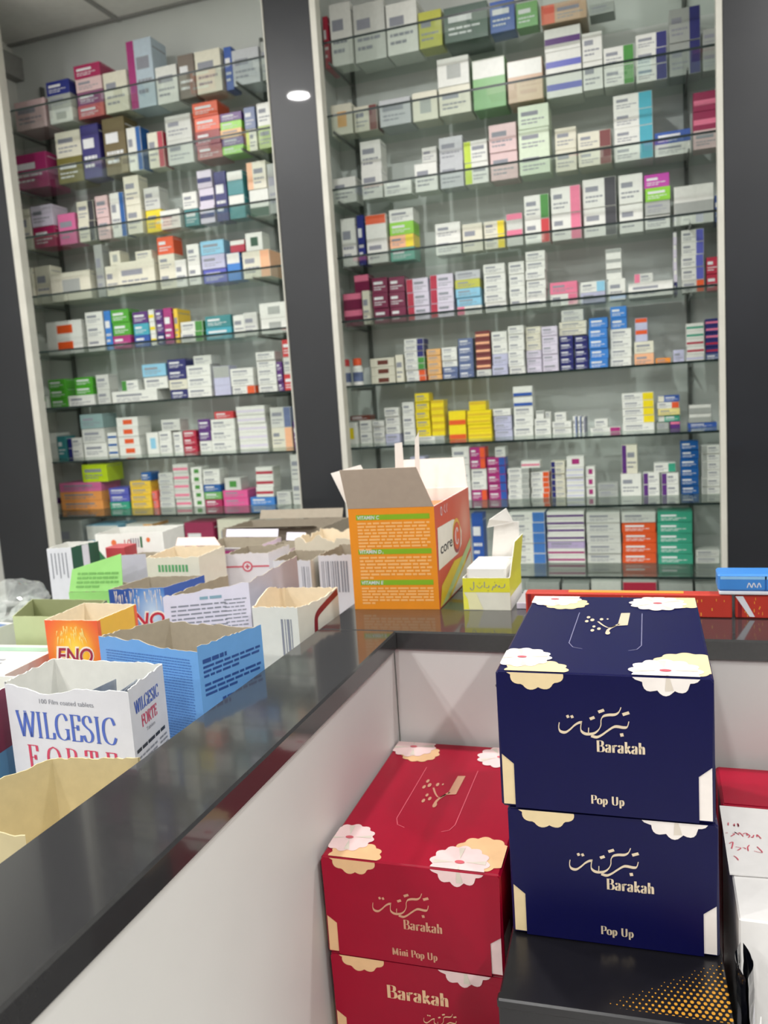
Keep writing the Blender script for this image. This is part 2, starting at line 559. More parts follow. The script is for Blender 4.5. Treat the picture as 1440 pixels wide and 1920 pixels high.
b = MB(); b.lathe([(.0028, 0), (.0028, .0015), (0, .002)], M_STEEL, 12); b.v = [(x - .268, 1.3318 - z, y + 0.957) for x, y, z in b.v]; in_ct(b, 'screw')
wt = thing('worktop', 'low grey worktop behind the counter, crowded with opened medicine cartons', 'worktop', (-1.4, 1.3, 0))
b = MB()
b.box(-0.8, 0.812, -1.0, 0.55, 0.925, 0.95, M_TOP, 0.002)
b.box(-0.2, 0.812, 0.5502, 1.05, 0.925, 0.95, M_TOP, 0.002)
b.build('top', wt)
b = MB()
b.box(-0.78, 0.80, -0.98, 0.53, 0.0, 0.9245, M_PANEL, 0.002)
b.box(-0.18, 0.80, 0.5302, 1.03, 0.0, 0.9245, M_PANEL, 0.002)
b.build('base', wt)


# ------------------------------------------------------------------ ceiling lamps
M_RIM = mat('lamp_rim', (225, 225, 222), 0.4)
M_LENS = emit_mat('lamp_lens', (1.0, 0.97, 0.9), 14.0)
for i, (x, y, share) in enumerate(LAMPS):
    o = thing('downlight', 'round white downlight out of view in the tiled ceiling', 'ceiling light', (x, y, CEIL - 0.008), 0, 'round ceiling downlights')
    k = MB(); k.lathe([(0.066, 0.008), (0.078, 0.002), (0.078, -0.004), (0.066, -0.006)], M_RIM, 32); k.build('rim', o)
    k = MB(); k.lathe([(0.065, -0.001), (0.0, -0.001)], M_LENS, 32); k.build('lens', o)
    ld = bpy.data.lights.new('lamp', 'AREA')
    ld.shape, ld.size, ld.energy, ld.color = 'DISK', 0.12, LAMP_WATT * share, LAMP_COLOUR
    lo = bpy.data.objects.new('lamp', ld)
    COL.objects.link(lo)
    lo.parent = o
    lo.location = (0, 0, -0.012)

COLOURS = {
 'white': (226, 226, 220), 'pale': (205, 206, 200), 'grey': (165, 168, 164), 'dark': (60, 60, 66), 'silver': (188, 190, 194), 'cream': (222, 218, 200), 'blue': (50, 88, 168), 'blue2': (20, 88, 158), 'blue3': (62, 128, 205), 'bluetri': (70, 120, 190), 'magenta': (168, 50, 120), 'magenta2': (190, 60, 165), 'magenta3': (165, 50, 105), 'purple': (92, 48, 122), 'lilac': (185, 168, 205), 'lavender': (190, 190, 216), 'lilacpale': (214, 206, 222), 'orange': (222, 88, 40), 'orange2': (235, 145, 50), 'orange3': (238, 160, 90), 'orangered': (226, 90, 50), 'teal': (58, 156, 128), 'teal2': (90, 170, 150), 'teal3': (60, 135, 140), 'tealblue': (70, 165, 185), 'tealpale': (140, 165, 165), 'pink': (226, 120, 150), 'pink2': (214, 112, 158), 'pink3': (222, 88, 150), 'pinkpale': (220, 190, 190), 'pinkred': (200, 100, 100), 'crimson': (178, 40, 66), 'crimson2': (150, 40, 80), 'crimson3': (170, 40, 90), 'red': (200, 55, 60), 'yellow': (236, 212, 30), 'yellow2': (236, 196, 62), 'yellowpale': (228, 214, 140), 'gold': (214, 178, 40), 'green': (70, 140, 60), 'green2': (110, 170, 95), 'green3': (80, 165, 50), 'green4': (40, 80, 60), 'limegreen': (140, 205, 50), 'lime': (190, 214, 40), 'lime2': (170, 190, 110), 'yellowgreen': (190, 190, 80), 'navy': (42, 44, 110), 'navy2': (48, 56, 130), 'purplenavy': (58, 52, 118), 'brown': (110, 60, 50), 'brownred': (120, 60, 60), 'peach': (240, 180, 140), 'peachbrown': (200, 165, 135), 'tan': (228, 176, 112), 'bluegrey': (98, 112, 150), 'bluevio': (90, 95, 185), 'lightblue': (140, 195, 222), 'bluepale': (185, 200, 212), 'maroon': (120, 35, 70), 'coral': (238, 110, 100), 'olive': (120, 112, 60), 'olivebrown': (112, 98, 66), 'darkred': (150, 40, 40), 'palegreen': (212, 224, 200), 'mauve': (140, 80, 120), 'greengrey': (80, 100, 90), 'greybrown': (120, 108, 98),
}
# (cabinet, shelf, x, y front, z base, width, depth, height, yaw deg, print, label)
BOXES = [
('r',0,-0.4457,3.2239,0.515,0.1283,0.117,0.1777,-0.72,'grey|Mdark', 'dark-striped grey box, tenth right-cabinet shelf down'),
('r',0,-0.3188,3.2289,0.515,0.1046,0.096,0.1722,-0.25,'grey|t', 'grey box, second stack from left, tenth right-cabinet shelf down'),
('r',0,-0.2022,3.2249,0.515,0.1122,0.103,0.1837,-0.42,'pale|t', 'off-white box, tenth right-cabinet shelf down'),
('r',0,-0.078,3.2297,0.515,0.1231,0.113,0.1804,0.92,'pale|Tcrimson', 'crimson-topped off-white box, tenth right-cabinet shelf down'),
('r',0,0.0532,3.2265,0.515,0.1198,0.11,0.1772,-0.48,'grey|t', 'grey box, fifth stack from left, tenth right-cabinet shelf down'),
('r',0,0.1646,3.2301,0.515,0.0835,0.077,0.174,-0.17,'grey', 'grey box, far right, tenth right-cabinet shelf down'),
('r',1,-0.695,3.2126,0.77,0.0459,0.07,0.2058,-0.02,'blue', 'blue box, ninth right-cabinet shelf down'),
('r',1,-0.4971,3.2162,0.77,0.1387,0.127,0.0407,0.15,'white|Rbluetri', 'blue-ended white box, lowest, ninth right-cabinet shelf down'),
('r',1,-0.4976,3.2214,0.8113,0.1387,0.127,0.0407,0.39,'white|Rbluetri', 'blue-ended white box, second up, ninth right-cabinet shelf down'),
('r',1,-0.4972,3.2174,0.8527,0.1387,0.127,0.0407,0.52,'white|Rbluetri', 'blue-ended white box, third up, ninth right-cabinet shelf down'),
('r',1,-0.4974,3.2173,0.894,0.1387,0.127,0.0407,-0.41,'white|Rbluetri', 'blue-ended white box, fourth up, ninth right-cabinet shelf down'),
('r',1,-0.4971,3.22,0.9354,0.1387,0.127,0.0407,-0.03,'white|Rbluetri', 'blue-ended white box, topmost, ninth right-cabinet shelf down'),
('r',1,-0.3493,3.2326,0.77,0.1429,0.131,0.0285,-0.46,'white|Mmagenta', 'magenta-striped white box, lowest, ninth right-cabinet shelf down'),
('r',1,-0.3501,3.2309,0.7991,0.1429,0.131,0.0285,-0.2,'white|Mmagenta', 'magenta-striped white box, second up, ninth right-cabinet shelf down'),
('r',1,-0.3498,3.2304,0.8282,0.1429,0.131,0.0285,-0.17,'lilac|t', 'lilac box, third up, ninth right-cabinet shelf down'),
('r',1,-0.3493,3.2269,0.8573,0.1429,0.131,0.0285,-0.3,'white|Mpurple', 'purple-striped white box, fourth up, ninth right-cabinet shelf down'),
('r',1,-0.3485,3.2337,0.8865,0.1429,0.131,0.0285,0.05,'white|Mpurple', 'purple-striped white box, fifth up, ninth right-cabinet shelf down'),
('r',1,-0.3493,3.2301,0.9156,0.1429,0.131,0.0285,0.09,'white|Mpurple', 'purple-striped white box, sixth up, ninth right-cabinet shelf down'),
('r',1,-0.3492,3.2305,0.9447,0.1429,0.131,0.0285,0.49,'white|Mpurple', 'purple-striped white box, topmost, ninth right-cabinet shelf down'),
('r',1,-0.206,3.2264,0.77,0.1249,0.114,0.0392,-0.36,'pale|t', 'off-white box, lowest, left of orange stack, ninth right-cabinet shelf down'),
('r',1,-0.2048,3.2201,0.8098,0.1249,0.114,0.0392,0.4,'pale|t', 'off-white box, second up, ninth right-cabinet shelf down'),
('r',1,-0.2057,3.2219,0.8495,0.1249,0.114,0.0392,0.34,'pale|t', 'off-white box, third up, ninth right-cabinet shelf down'),
('r',1,-0.2064,3.2234,0.8893,0.1249,0.114,0.0392,0.06,'pale|t', 'off-white box, fourth up, ninth right-cabinet shelf down'),
('r',1,-0.2061,3.2208,0.9291,0.1249,0.114,0.0392,0.1,'pale|t', 'off-white box, topmost, left of orange stack, ninth right-cabinet shelf down'),
('r',1,-0.0763,3.2275,0.77,0.1236,0.113,0.0386,0.38,'orange|t', 'orange box, lowest, ninth right-cabinet shelf down'),
('r',1,-0.0746,3.2258,0.8092,0.1236,0.113,0.0386,0.27,'orange|t', 'orange box, second up, ninth right-cabinet shelf down'),
('r',1,-0.0734,3.2312,0.8485,0.1236,0.113,0.0386,-0.54,'orange|t', 'orange box, third up, ninth right-cabinet shelf down'),
('r',1,-0.0759,3.2308,0.8877,0.1236,0.113,0.0386,0.54,'orange|t', 'orange box, fourth up, ninth right-cabinet shelf down'),
('r',1,-0.0762,3.228,0.927,0.1236,0.113,0.0386,0.5,'pale|t', 'off-white box, topmost, left of teal stack, ninth right-cabinet shelf down'),
('r',1,0.0537,3.21,0.77,0.1222,0.112,0.0389,-0.41,'teal|t', 'teal box, lowest, ninth right-cabinet shelf down'),
('r',1,0.0524,3.2076,0.8095,0.1222,0.112,0.0389,-0.14,'teal|t', 'teal box, second up, ninth right-cabinet shelf down'),
('r',1,0.052,3.2113,0.8491,0.1222,0.112,0.0389,0.29,'teal|t', 'teal box, third up, ninth right-cabinet shelf down'),
('r',1,0.0528,3.2102,0.8886,0.1222,0.112,0.0389,-0.22,'teal|t', 'teal box, fourth up, ninth right-cabinet shelf down'),
('r',1,0.0537,3.2142,0.9282,0.1222,0.112,0.0389,-0.15,'teal|t', 'teal box, topmost, ninth right-cabinet shelf down'),
('r',2,-0.9277,3.2149,1.03,0.0611,0.07,0.0912,-0.28,'lavender|t', 'lavender box, lowest, eighth right-cabinet shelf down'),
('r',2,-0.9277,3.212,1.1218,0.0611,0.07,0.0912,0.3,'lavender|t', 'lavender box, topmost, eighth right-cabinet shelf down'),
('r',2,-0.8428,3.2181,1.03,0.0913,0.084,0.0862,-0.32,'pale|Tpink', 'pink-topped off-white box, lowest, eighth right-cabinet shelf down'),
('r',2,-0.8429,3.2229,1.1168,0.0913,0.084,0.0862,-0.38,'pale|Tpink', 'pink-topped off-white box, topmost, eighth right-cabinet shelf down'),
('r',2,-0.7492,3.2185,1.03,0.0699,0.07,0.0709,0.2,'white|t', 'white box, lowest, eighth right-cabinet shelf down'),
('r',2,-0.7513,3.2225,1.1015,0.0699,0.07,0.0709,-0.31,'white|t', 'white box, second up, right of off-white stack, eighth right-cabinet shelf down'),
('r',2,-0.7496,3.2204,1.1731,0.0699,0.07,0.0709,0.36,'white|t', 'white box, topmost, eighth right-cabinet shelf down'),
('r',2,-0.0994,3.2193,1.03,0.073,0.07,0.0844,0.4,'white', 'white box, eighth right-cabinet shelf down'),
('r',2,-0.1029,3.2224,1.115,0.0555,0.07,0.108,-0.43,'cream|Lpurple', 'purple-ended cream box, on the white box, eighth right-cabinet shelf down'),
('r',3,-1.2059,3.2096,1.276,0.0498,0.07,0.0906,0.96,'white|Pyellow', 'white box with yellow label, seventh right-cabinet shelf down'),
('r',3,-0.7567,3.2203,1.276,0.0694,0.07,0.056,-0.13,'yellow|Borange', 'orange-based yellow box, lowest, seventh right-cabinet shelf down'),
('r',3,-0.7569,3.2255,1.3326,0.0694,0.07,0.056,0.48,'yellow|Borange', 'orange-based yellow box, topmost, seventh right-cabinet shelf down'),
('r',4,-1.0548,3.2237,1.513,0.1024,0.094,0.0349,0.11,'cream|Pbrown', 'cream box with brown label, lowest, sixth right-cabinet shelf down'),
('r',4,-1.0548,3.2254,1.5485,0.1024,0.094,0.0349,-0.56,'cream|Pbrown', 'cream box with brown label, second up, sixth right-cabinet shelf down'),
('r',4,-1.0551,3.2236,1.584,0.1024,0.094,0.0349,0.45,'cream|Pbrown', 'cream box with brown label, topmost, sixth right-cabinet shelf down'),
('r',4,-0.9811,3.2194,1.513,0.0314,0.07,0.1128,-0.24,'cream', 'cream box, sixth right-cabinet shelf down'),
('r',5,-1.168,3.2336,1.757,0.0806,0.074,0.065,0.21,'maroon|Tpink', 'pink-topped maroon box, lowest, fifth right-cabinet shelf down'),
('r',5,-1.168,3.2328,1.8226,0.0806,0.074,0.065,0.01,'maroon|Tpink', 'pink-topped maroon box, topmost, fifth right-cabinet shelf down'),
('r',5,-1.1236,3.2338,1.8881,0.0615,0.07,0.0679,0.59,'maroon|Tpink', 'pink-topped maroon box, far left, fifth right-cabinet shelf down'),
('r',5,-1.1036,3.2127,1.757,0.0296,0.07,0.1324,-1.0,'cream', 'cream box, fifth right-cabinet shelf down'),
('r',5,-1.0449,3.2288,1.757,0.0629,0.07,0.059,-0.55,'maroon|t', 'maroon box, lowest, right of cream box, fifth right-cabinet shelf down'),
('r',5,-1.046,3.2231,1.8166,0.0629,0.07,0.059,-0.36,'maroon|t', 'maroon box, second up, right of cream box, fifth right-cabinet shelf down'),
('r',5,-1.0445,3.224,1.8763,0.0629,0.07,0.059,0.39,'maroon|t', 'maroon box, topmost, right of cream box, fifth right-cabinet shelf down'),
('r',5,-0.9756,3.2315,1.757,0.0643,0.07,0.0579,-0.33,'maroon|t', 'maroon box, lowest, fourth stack from left, fifth right-cabinet shelf down'),
('r',5,-0.977,3.2316,1.8155,0.0643,0.07,0.0579,0.1,'maroon|t', 'maroon box, second up, fourth stack from left, fifth right-cabinet shelf down'),
('r',5,-0.9752,3.2298,1.874,0.0643,0.07,0.0579,-0.23,'maroon|t', 'maroon box, topmost, fourth stack from left, fifth right-cabinet shelf down'),
('r',5,-0.8899,3.2314,1.757,0.0894,0.082,0.0528,0.31,'lilacpale|Lcrimson', 'crimson-ended pale lilac box, lowest, fifth stack from left, fifth right-cabinet shelf down'),
('r',5,-0.8892,3.2271,1.8104,0.0894,0.082,0.0528,-0.29,'lilacpale|Lcrimson', 'crimson-ended pale lilac box, second up, fifth stack from left, fifth right-cabinet shelf down'),
('r',5,-0.8905,3.2271,1.8638,0.0894,0.082,0.0528,-0.58,'lilacpale|Lcrimson', 'crimson-ended pale lilac box, topmost, fifth stack from left, fifth right-cabinet shelf down'),
('r',5,-0.7907,3.2159,1.757,0.0919,0.085,0.0539,-0.07,'lilacpale|Lcrimson', 'crimson-ended pale lilac box, lowest, left of light blue stack, fifth right-cabinet shelf down'),
('r',5,-0.7896,3.2164,1.8115,0.0919,0.085,0.0539,-0.57,'lilacpale|Lcrimson', 'crimson-ended pale lilac box, second up, left of light blue stack, fifth right-cabinet shelf down'),
('r',5,-0.7887,3.2173,1.8661,0.0919,0.085,0.0539,0.4,'lilacpale|Lcrimson', 'crimson-ended pale lilac box, topmost, left of light blue stack, fifth right-cabinet shelf down'),
('r',5,-0.3235,3.2255,1.757,0.0994,0.091,0.0425,0.39,'white|Rpink', 'pink-ended white box, lowest, left of lavender stack, fifth right-cabinet shelf down'),
('r',5,-0.3236,3.2243,1.8001,0.0994,0.091,0.0425,0.38,'pink', 'pink box, topmost, fifth right-cabinet shelf down'),
('r',5,-0.1319,3.2279,1.757,0.0598,0.07,0.0768,-0.36,'white|t', 'white box, right of lavender stack, fifth right-cabinet shelf down'),
('r',5,-0.0146,3.2052,1.757,0.152,0.139,0.051,0.03,'white', 'white box, fourteenth stack from left, fifth right-cabinet shelf down'),
('r',6,-1.1624,3.2211,1.992,0.0591,0.07,0.1863,-0.27,'white|t', 'white box, fourth right-cabinet shelf down'),
('r',6,-1.111,3.2308,1.992,0.0293,0.07,0.194,-0.65,'navy2|t', 'navy blue box, fourth right-cabinet shelf down'),
('r',6,-1.0428,3.218,1.992,0.0844,0.078,0.0923,-0.55,'white|t', 'white box, lowest, right of navy blue box, fourth right-cabinet shelf down'),
('r',6,-1.043,3.2182,2.0849,0.0844,0.078,0.0923,0.49,'white|Torange', 'orange-topped white box, topmost, fourth right-cabinet shelf down'),
('r',6,-0.9431,3.2312,1.992,0.098,0.09,0.0486,-0.26,'teal2|t', 'mint box, lowest, fourth right-cabinet shelf down'),
('r',6,-0.9428,3.2298,2.0412,0.098,0.09,0.0486,-0.41,'peach|Ryellow', 'yellow-ended peach box, second up, fourth right-cabinet shelf down'),
('r',6,-0.941,3.2303,2.0904,0.098,0.09,0.0486,0.42,'limegreen|t', 'lime green box, third up, fourth stack from left, fourth right-cabinet shelf down'),
('r',6,-0.9408,3.233,2.1396,0.098,0.09,0.0486,-0.39,'white|t', 'white box, topmost, fourth stack from left, fourth right-cabinet shelf down'),
('r',6,-0.7541,3.2196,1.992,0.0988,0.091,0.0589,0.15,'white|t', 'white box, lowest, right of mint stack, fourth right-cabinet shelf down'),
('r',6,-0.7544,3.2242,2.0515,0.0988,0.091,0.0589,-0.16,'white|t', 'white box, topmost, right of mint stack, fourth right-cabinet shelf down'),
('r',6,-0.6576,3.219,1.992,0.0763,0.071,0.1023,0.88,'cream|t', 'cream box, fourth right-cabinet shelf down'),
('r',6,-0.5724,3.2185,1.992,0.077,0.071,0.0503,0.6,'cream|Ryellow', 'yellow-ended cream box, lowest, fourth right-cabinet shelf down'),
('r',6,-0.5726,3.2176,2.0429,0.077,0.071,0.0503,0.27,'cream|Ryellow', 'yellow-ended cream box, topmost, fourth right-cabinet shelf down'),
('r',6,-0.4949,3.2105,1.992,0.0598,0.07,0.0589,-0.39,'pale|Tpink', 'pink-topped off-white box, lowest, fourth right-cabinet shelf down'),
('r',6,-0.4949,3.2157,2.0515,0.0598,0.07,0.0589,-0.12,'pale|Tpink', 'pink-topped off-white box, topmost, fourth right-cabinet shelf down'),
('r',6,-0.4103,3.2108,1.992,0.0901,0.083,0.0858,-0.08,'white|Rred', 'red-ended white box, lowest, fourth right-cabinet shelf down'),
('r',6,-0.41,3.2095,2.0784,0.0901,0.083,0.0858,-0.26,'white|Rgreen', 'green-ended white box, topmost, fourth right-cabinet shelf down'),
('r',6,-0.3039,3.2141,1.992,0.1054,0.097,0.0935,0.19,'white|Rpink', 'pink-ended white box, lowest, fourth right-cabinet shelf down'),
('r',6,-0.3037,3.2116,2.0861,0.1054,0.097,0.0935,0.1,'white|Rpink', 'pink-ended white box, topmost, fourth right-cabinet shelf down'),
('r',6,-0.1842,3.2277,1.992,0.1159,0.106,0.101,0.33,'white|Rdark', 'dark-ended white box, lowest, fourth right-cabinet shelf down'),
('r',6,-0.1844,3.2233,2.0936,0.1159,0.106,0.101,0.13,'white|Rdark', 'dark-ended white box, topmost, fourth right-cabinet shelf down'),
('r',6,-0.0755,3.2354,1.992,0.0821,0.076,0.1006,-0.55,'white', 'white box, lowest, twelfth stack from left, fourth right-cabinet shelf down'),
('r',6,-0.0752,3.2301,2.0932,0.0821,0.076,0.1006,0.03,'white', 'white box, topmost, twelfth stack from left, fourth right-cabinet shelf down'),
('r',6,0.0144,3.2158,1.992,0.0841,0.078,0.0463,0.35,'white|t', 'white box, lowest, thirteenth stack from left, fourth right-cabinet shelf down'),
('r',6,0.0153,3.2081,2.0389,0.0841,0.078,0.0463,-0.45,'grey', 'grey box, second up, fourth right-cabinet shelf down'),
('r',6,0.0168,3.2104,2.0858,0.0841,0.078,0.0463,-0.3,'limegreen', 'lime green box, third up, thirteenth stack from left, fourth right-cabinet shelf down'),
('r',6,0.0141,3.2158,2.1326,0.0841,0.078,0.0463,0.29,'magenta2', 'bright magenta box, topmost, fourth right-cabinet shelf down'),
('r',6,0.1355,3.2119,1.992,0.1295,0.119,0.1321,0.57,'white|Mgrey', 'grey-striped white box, fourth right-cabinet shelf down'),
('r',7,-1.1649,3.2182,2.238,0.097,0.089,0.0964,0.44,'white|t', 'white box, far left, third right-cabinet shelf down'),
('r',7,-1.0462,3.2138,2.238,0.0836,0.077,0.1091,-0.23,'white|t', 'white box, lowest, second stack from left, third right-cabinet shelf down'),
('r',7,-1.046,3.2205,2.3477,0.0836,0.077,0.1091,0.28,'white|t', 'white box, topmost, third right-cabinet shelf down'),
('r',7,-0.943,3.217,2.238,0.1103,0.101,0.0511,0.11,'white|t', 'white box, third stack from left, third right-cabinet shelf down'),
('r',7,-0.8283,3.2228,2.238,0.0887,0.082,0.1035,-0.44,'white|t', 'white box, left of silver stack, third right-cabinet shelf down'),
('r',7,-0.7269,3.2245,2.238,0.0909,0.084,0.0931,-0.3,'silver|t', 'silver box, lowest, third right-cabinet shelf down'),
('r',7,-0.7267,3.2315,2.3317,0.0909,0.084,0.0931,-0.02,'silver|t', 'silver box, topmost, third right-cabinet shelf down'),
('r',7,-0.6301,3.2209,2.238,0.0892,0.082,0.077,0.11,'white|Llime', 'lime-ended white box, lowest, third right-cabinet shelf down'),
('r',7,-0.6305,3.2181,2.3156,0.0892,0.082,0.077,-0.22,'white|Llime', 'lime-ended white box, topmost, third right-cabinet shelf down'),
('r',7,-0.525,3.221,2.238,0.1011,0.093,0.098,0.35,'pinkpale|t', 'pale pink box, lowest, left of pale green stack, third right-cabinet shelf down'),
('r',7,-0.5253,3.2153,2.3366,0.1011,0.093,0.098,-0.59,'pinkpale|t', 'pale pink box, topmost, third right-cabinet shelf down'),
('r',7,-0.4098,3.2054,2.238,0.1102,0.101,0.0801,-0.24,'palegreen|t', 'pale green box, lowest, third right-cabinet shelf down'),
('r',7,-0.4102,3.2107,2.3187,0.1102,0.101,0.0801,0.1,'palegreen|t', 'pale green box, second up, third right-cabinet shelf down'),
('r',7,-0.4086,3.207,2.3993,0.1102,0.101,0.0801,0.51,'palegreen|t', 'pale green box, topmost, third right-cabinet shelf down'),
('r',7,-0.2985,3.2307,2.238,0.0757,0.07,0.0753,0.25,'cream', 'cream box, lowest, third right-cabinet shelf down'),
('r',7,-0.298,3.2299,2.3139,0.0757,0.07,0.0753,0.45,'cream', 'cream box, topmost, third right-cabinet shelf down'),
('r',7,-0.1949,3.2103,2.238,0.1151,0.106,0.058,-0.51,'cream|Rbrownred', 'red-brown-ended cream box, lowest, third right-cabinet shelf down'),
('r',7,-0.1952,3.2085,2.2966,0.1151,0.106,0.058,0.05,'cream|Rbrownred', 'red-brown-ended cream box, topmost, third right-cabinet shelf down'),
('r',7,-0.0615,3.2186,2.238,0.1314,0.12,0.0561,-0.03,'white|Rtealblue', 'turquoise-ended white box, lowest, third right-cabinet shelf down'),
('r',7,-0.0609,3.2183,2.2947,0.1314,0.12,0.0561,0.07,'white|Rtealblue', 'turquoise-ended white box, second up, third right-cabinet shelf down'),
('r',7,-0.0614,3.2183,2.3513,0.1314,0.12,0.0561,-0.27,'white|Rtealblue', 'turquoise-ended white box, third up, third right-cabinet shelf down'),
('r',7,-0.0617,3.221,2.408,0.1314,0.12,0.0561,-0.44,'white|Rtealblue', 'turquoise-ended white box, topmost, third right-cabinet shelf down'),
('r',7,0.0699,3.2286,2.238,0.1194,0.109,0.0406,-0.37,'white', 'white box, lowest, left of wine stack, third right-cabinet shelf down'),
('r',7,0.0696,3.2316,2.2792,0.1194,0.109,0.0406,-0.58,'blue', 'blue box, topmost, third right-cabinet shelf down'),
('r',7,0.1793,3.2074,2.238,0.0837,0.077,0.0624,-0.28,'pinkpale', 'pale pink box, lowest, far right, third right-cabinet shelf down'),
('r',7,0.1794,3.2144,2.301,0.0837,0.077,0.0624,-0.5,'crimson2|Mpink', 'pink-striped wine box, second up, third right-cabinet shelf down'),
('r',7,0.1804,3.2121,2.3639,0.0837,0.077,0.0624,-0.58,'crimson2|Mpink', 'pink-striped wine box, topmost, third right-cabinet shelf down'),
('r',8,-1.1574,3.2238,2.498,0.0869,0.08,0.1143,0.79,'cream|Ptan', 'cream box with tan label, second right-cabinet shelf down'),
('r',8,-1.0598,3.2289,2.498,0.094,0.087,0.0941,-0.04,'cream|Rbrownred', 'red-brown-ended cream box, second right-cabinet shelf down'),
('r',8,-0.9363,3.2203,2.498,0.1238,0.113,0.0968,0.33,'silver|t', 'silver box, second right-cabinet shelf down'),
('r',8,-0.8174,3.2267,2.498,0.0979,0.09,0.1035,0.07,'cream|Pgrey', 'cream box with grey label, second right-cabinet shelf down'),
('r',8,-0.6981,3.2142,2.498,0.1198,0.11,0.0993,0.14,'cream|t', 'cream box, lowest, second right-cabinet shelf down'),
('r',8,-0.6987,3.2106,2.5979,0.1198,0.11,0.0993,0.19,'white|Pgrey', 'white box with grey label, topmost, second right-cabinet shelf down'),
('r',8,-0.5674,3.2199,2.498,0.1207,0.111,0.1754,-0.26,'green2|Twhite', 'white-topped soft green box, second right-cabinet shelf down'),
('r',8,-0.4339,3.2125,2.498,0.1252,0.115,0.1439,0.34,'peachbrown|Twhite', 'white-topped peach-brown box, second right-cabinet shelf down'),
('r',8,-0.2958,3.2299,2.498,0.127,0.116,0.0774,0.25,'white|Mbluevio', 'blue-violet-striped white box, lowest, second right-cabinet shelf down'),
('r',8,-0.2966,3.2292,2.576,0.127,0.116,0.0774,-0.53,'white|Mbluevio', 'blue-violet-striped white box, second up, second right-cabinet shelf down'),
('r',8,-0.2974,3.2282,2.654,0.127,0.116,0.0774,0.03,'white|Mpurple', 'purple-striped white box, topmost, second right-cabinet shelf down'),
('r',8,-0.1938,3.2172,2.498,0.0676,0.07,0.0951,-0.04,'white', 'white box, lowest, second right-cabinet shelf down'),
('r',8,-0.1937,3.2146,2.5937,0.0676,0.07,0.0951,0.08,'white', 'white box, topmost, second right-cabinet shelf down'),
('r',8,-0.1044,3.2175,2.498,0.1014,0.093,0.0638,0.26,'white|Rgreen', 'green-ended white box, lowest, second right-cabinet shelf down'),
('r',8,-0.1045,3.2156,2.5624,0.1014,0.093,0.0638,0.33,'white|Rgreen', 'green-ended white box, topmost, second right-cabinet shelf down'),
('r',8,0.0045,3.2343,2.498,0.1035,0.095,0.0523,0.43,'white|Rnavy', 'navy-ended white box, lowest, second right-cabinet shelf down'),
('r',8,0.0039,3.2329,2.5509,0.1035,0.095,0.0523,0.24,'white|Rnavy', 'navy-ended white box, second up, second right-cabinet shelf down'),
('r',8,0.0055,3.2346,2.6038,0.1035,0.095,0.0523,-0.52,'white|Rnavy', 'navy-ended white box, topmost, second right-cabinet shelf down'),
('r',8,0.1147,3.2318,2.498,0.1009,0.093,0.1075,0.54,'grey|Rnavy', 'navy-ended grey box, lowest, second right-cabinet shelf down'),
('r',8,0.115,3.2271,2.6061,0.1009,0.093,0.1075,0.32,'grey|Rnavy', 'navy-ended grey box, topmost, second right-cabinet shelf down'),
('r',8,0.1976,3.2328,2.498,0.0507,0.07,0.067,0.16,'grey|t', 'grey box, lowest, second right-cabinet shelf down'),
('r',8,0.1979,3.2331,2.5656,0.0507,0.07,0.067,0.56,'grey|t', 'grey box, topmost, second right-cabinet shelf down'),
('r',9,-1.1969,3.2188,2.75,0.02,0.11,0.1907,0.31,'crimson', 'crimson box, top right-cabinet shelf'),
('r',9,-1.133,3.2161,2.75,0.0853,0.079,0.2259,0.92,'white|t', 'white box, right of crimson box, top right-cabinet shelf'),
('r',9,-1.0199,3.2255,2.75,0.1263,0.116,0.2089,-0.92,'pale|t', 'off-white box, top right-cabinet shelf'),
('r',9,-0.8891,3.2229,2.75,0.121,0.111,0.1827,-0.45,'white|t', 'white box, right of off-white box, top right-cabinet shelf'),
('r',9,-0.7786,3.2175,2.75,0.0879,0.081,0.1274,-0.52,'yellowgreen', 'yellow-green box, top right-cabinet shelf'),
('r',9,-0.6432,3.2182,2.75,0.1632,0.149,0.1225,0.79,'greengrey|t', 'green-grey box, top right-cabinet shelf'),
('r',9,-0.5063,3.2101,2.75,0.0889,0.082,0.1061,-0.48,'blue', 'blue box, top right-cabinet shelf'),
('r',9,-0.4177,3.213,2.75,0.0759,0.07,0.0829,-0.76,'green2', 'soft green box, top right-cabinet shelf'),
('r',9,-0.2898,3.2302,2.75,0.1593,0.145,0.0659,0.54,'peachbrown|Lorangered', 'orange-red-ended peach-brown box, top right-cabinet shelf'),
('l',1,-2.7138,3.2241,0.77,0.2028,0.15,0.2093,-0.04,'grey|t', 'grey box, ninth left-cabinet shelf down'),
('l',1,-2.4956,3.2202,0.77,0.1778,0.15,0.1828,-0.46,'lightblue|Twhite', 'white-topped light blue box, ninth left-cabinet shelf down'),
('l',1,-2.2883,3.2184,0.77,0.1428,0.131,0.1872,-0.79,'pale|Rtan', 'tan-ended off-white box, ninth left-cabinet shelf down'),
('l',1,-2.124,3.2123,0.77,0.1248,0.114,0.1772,0.09,'pale|Mblue', 'blue-striped off-white box, ninth left-cabinet shelf down'),
('l',1,-1.9711,3.2131,0.77,0.1463,0.134,0.1896,0.89,'crimson2', 'wine box, ninth left-cabinet shelf down'),
('l',1,-1.8032,3.2299,0.77,0.1634,0.149,0.1988,-0.15,'cream|t', 'cream box, ninth left-cabinet shelf down'),
('l',1,-1.6006,3.2269,0.77,0.2222,0.15,0.1906,0.98,'pale|Porange', 'off-white box with orange label, ninth left-cabinet shelf down'),
('l',2,-2.5954,3.2241,1.03,0.2338,0.15,0.0424,0.58,'orange3|t', 'light orange box, lowest, eighth left-cabinet shelf down'),
('l',2,-2.5975,3.2235,1.073,0.2338,0.15,0.0424,-0.09,'orange3|t', 'light orange box, second up, eighth left-cabinet shelf down'),
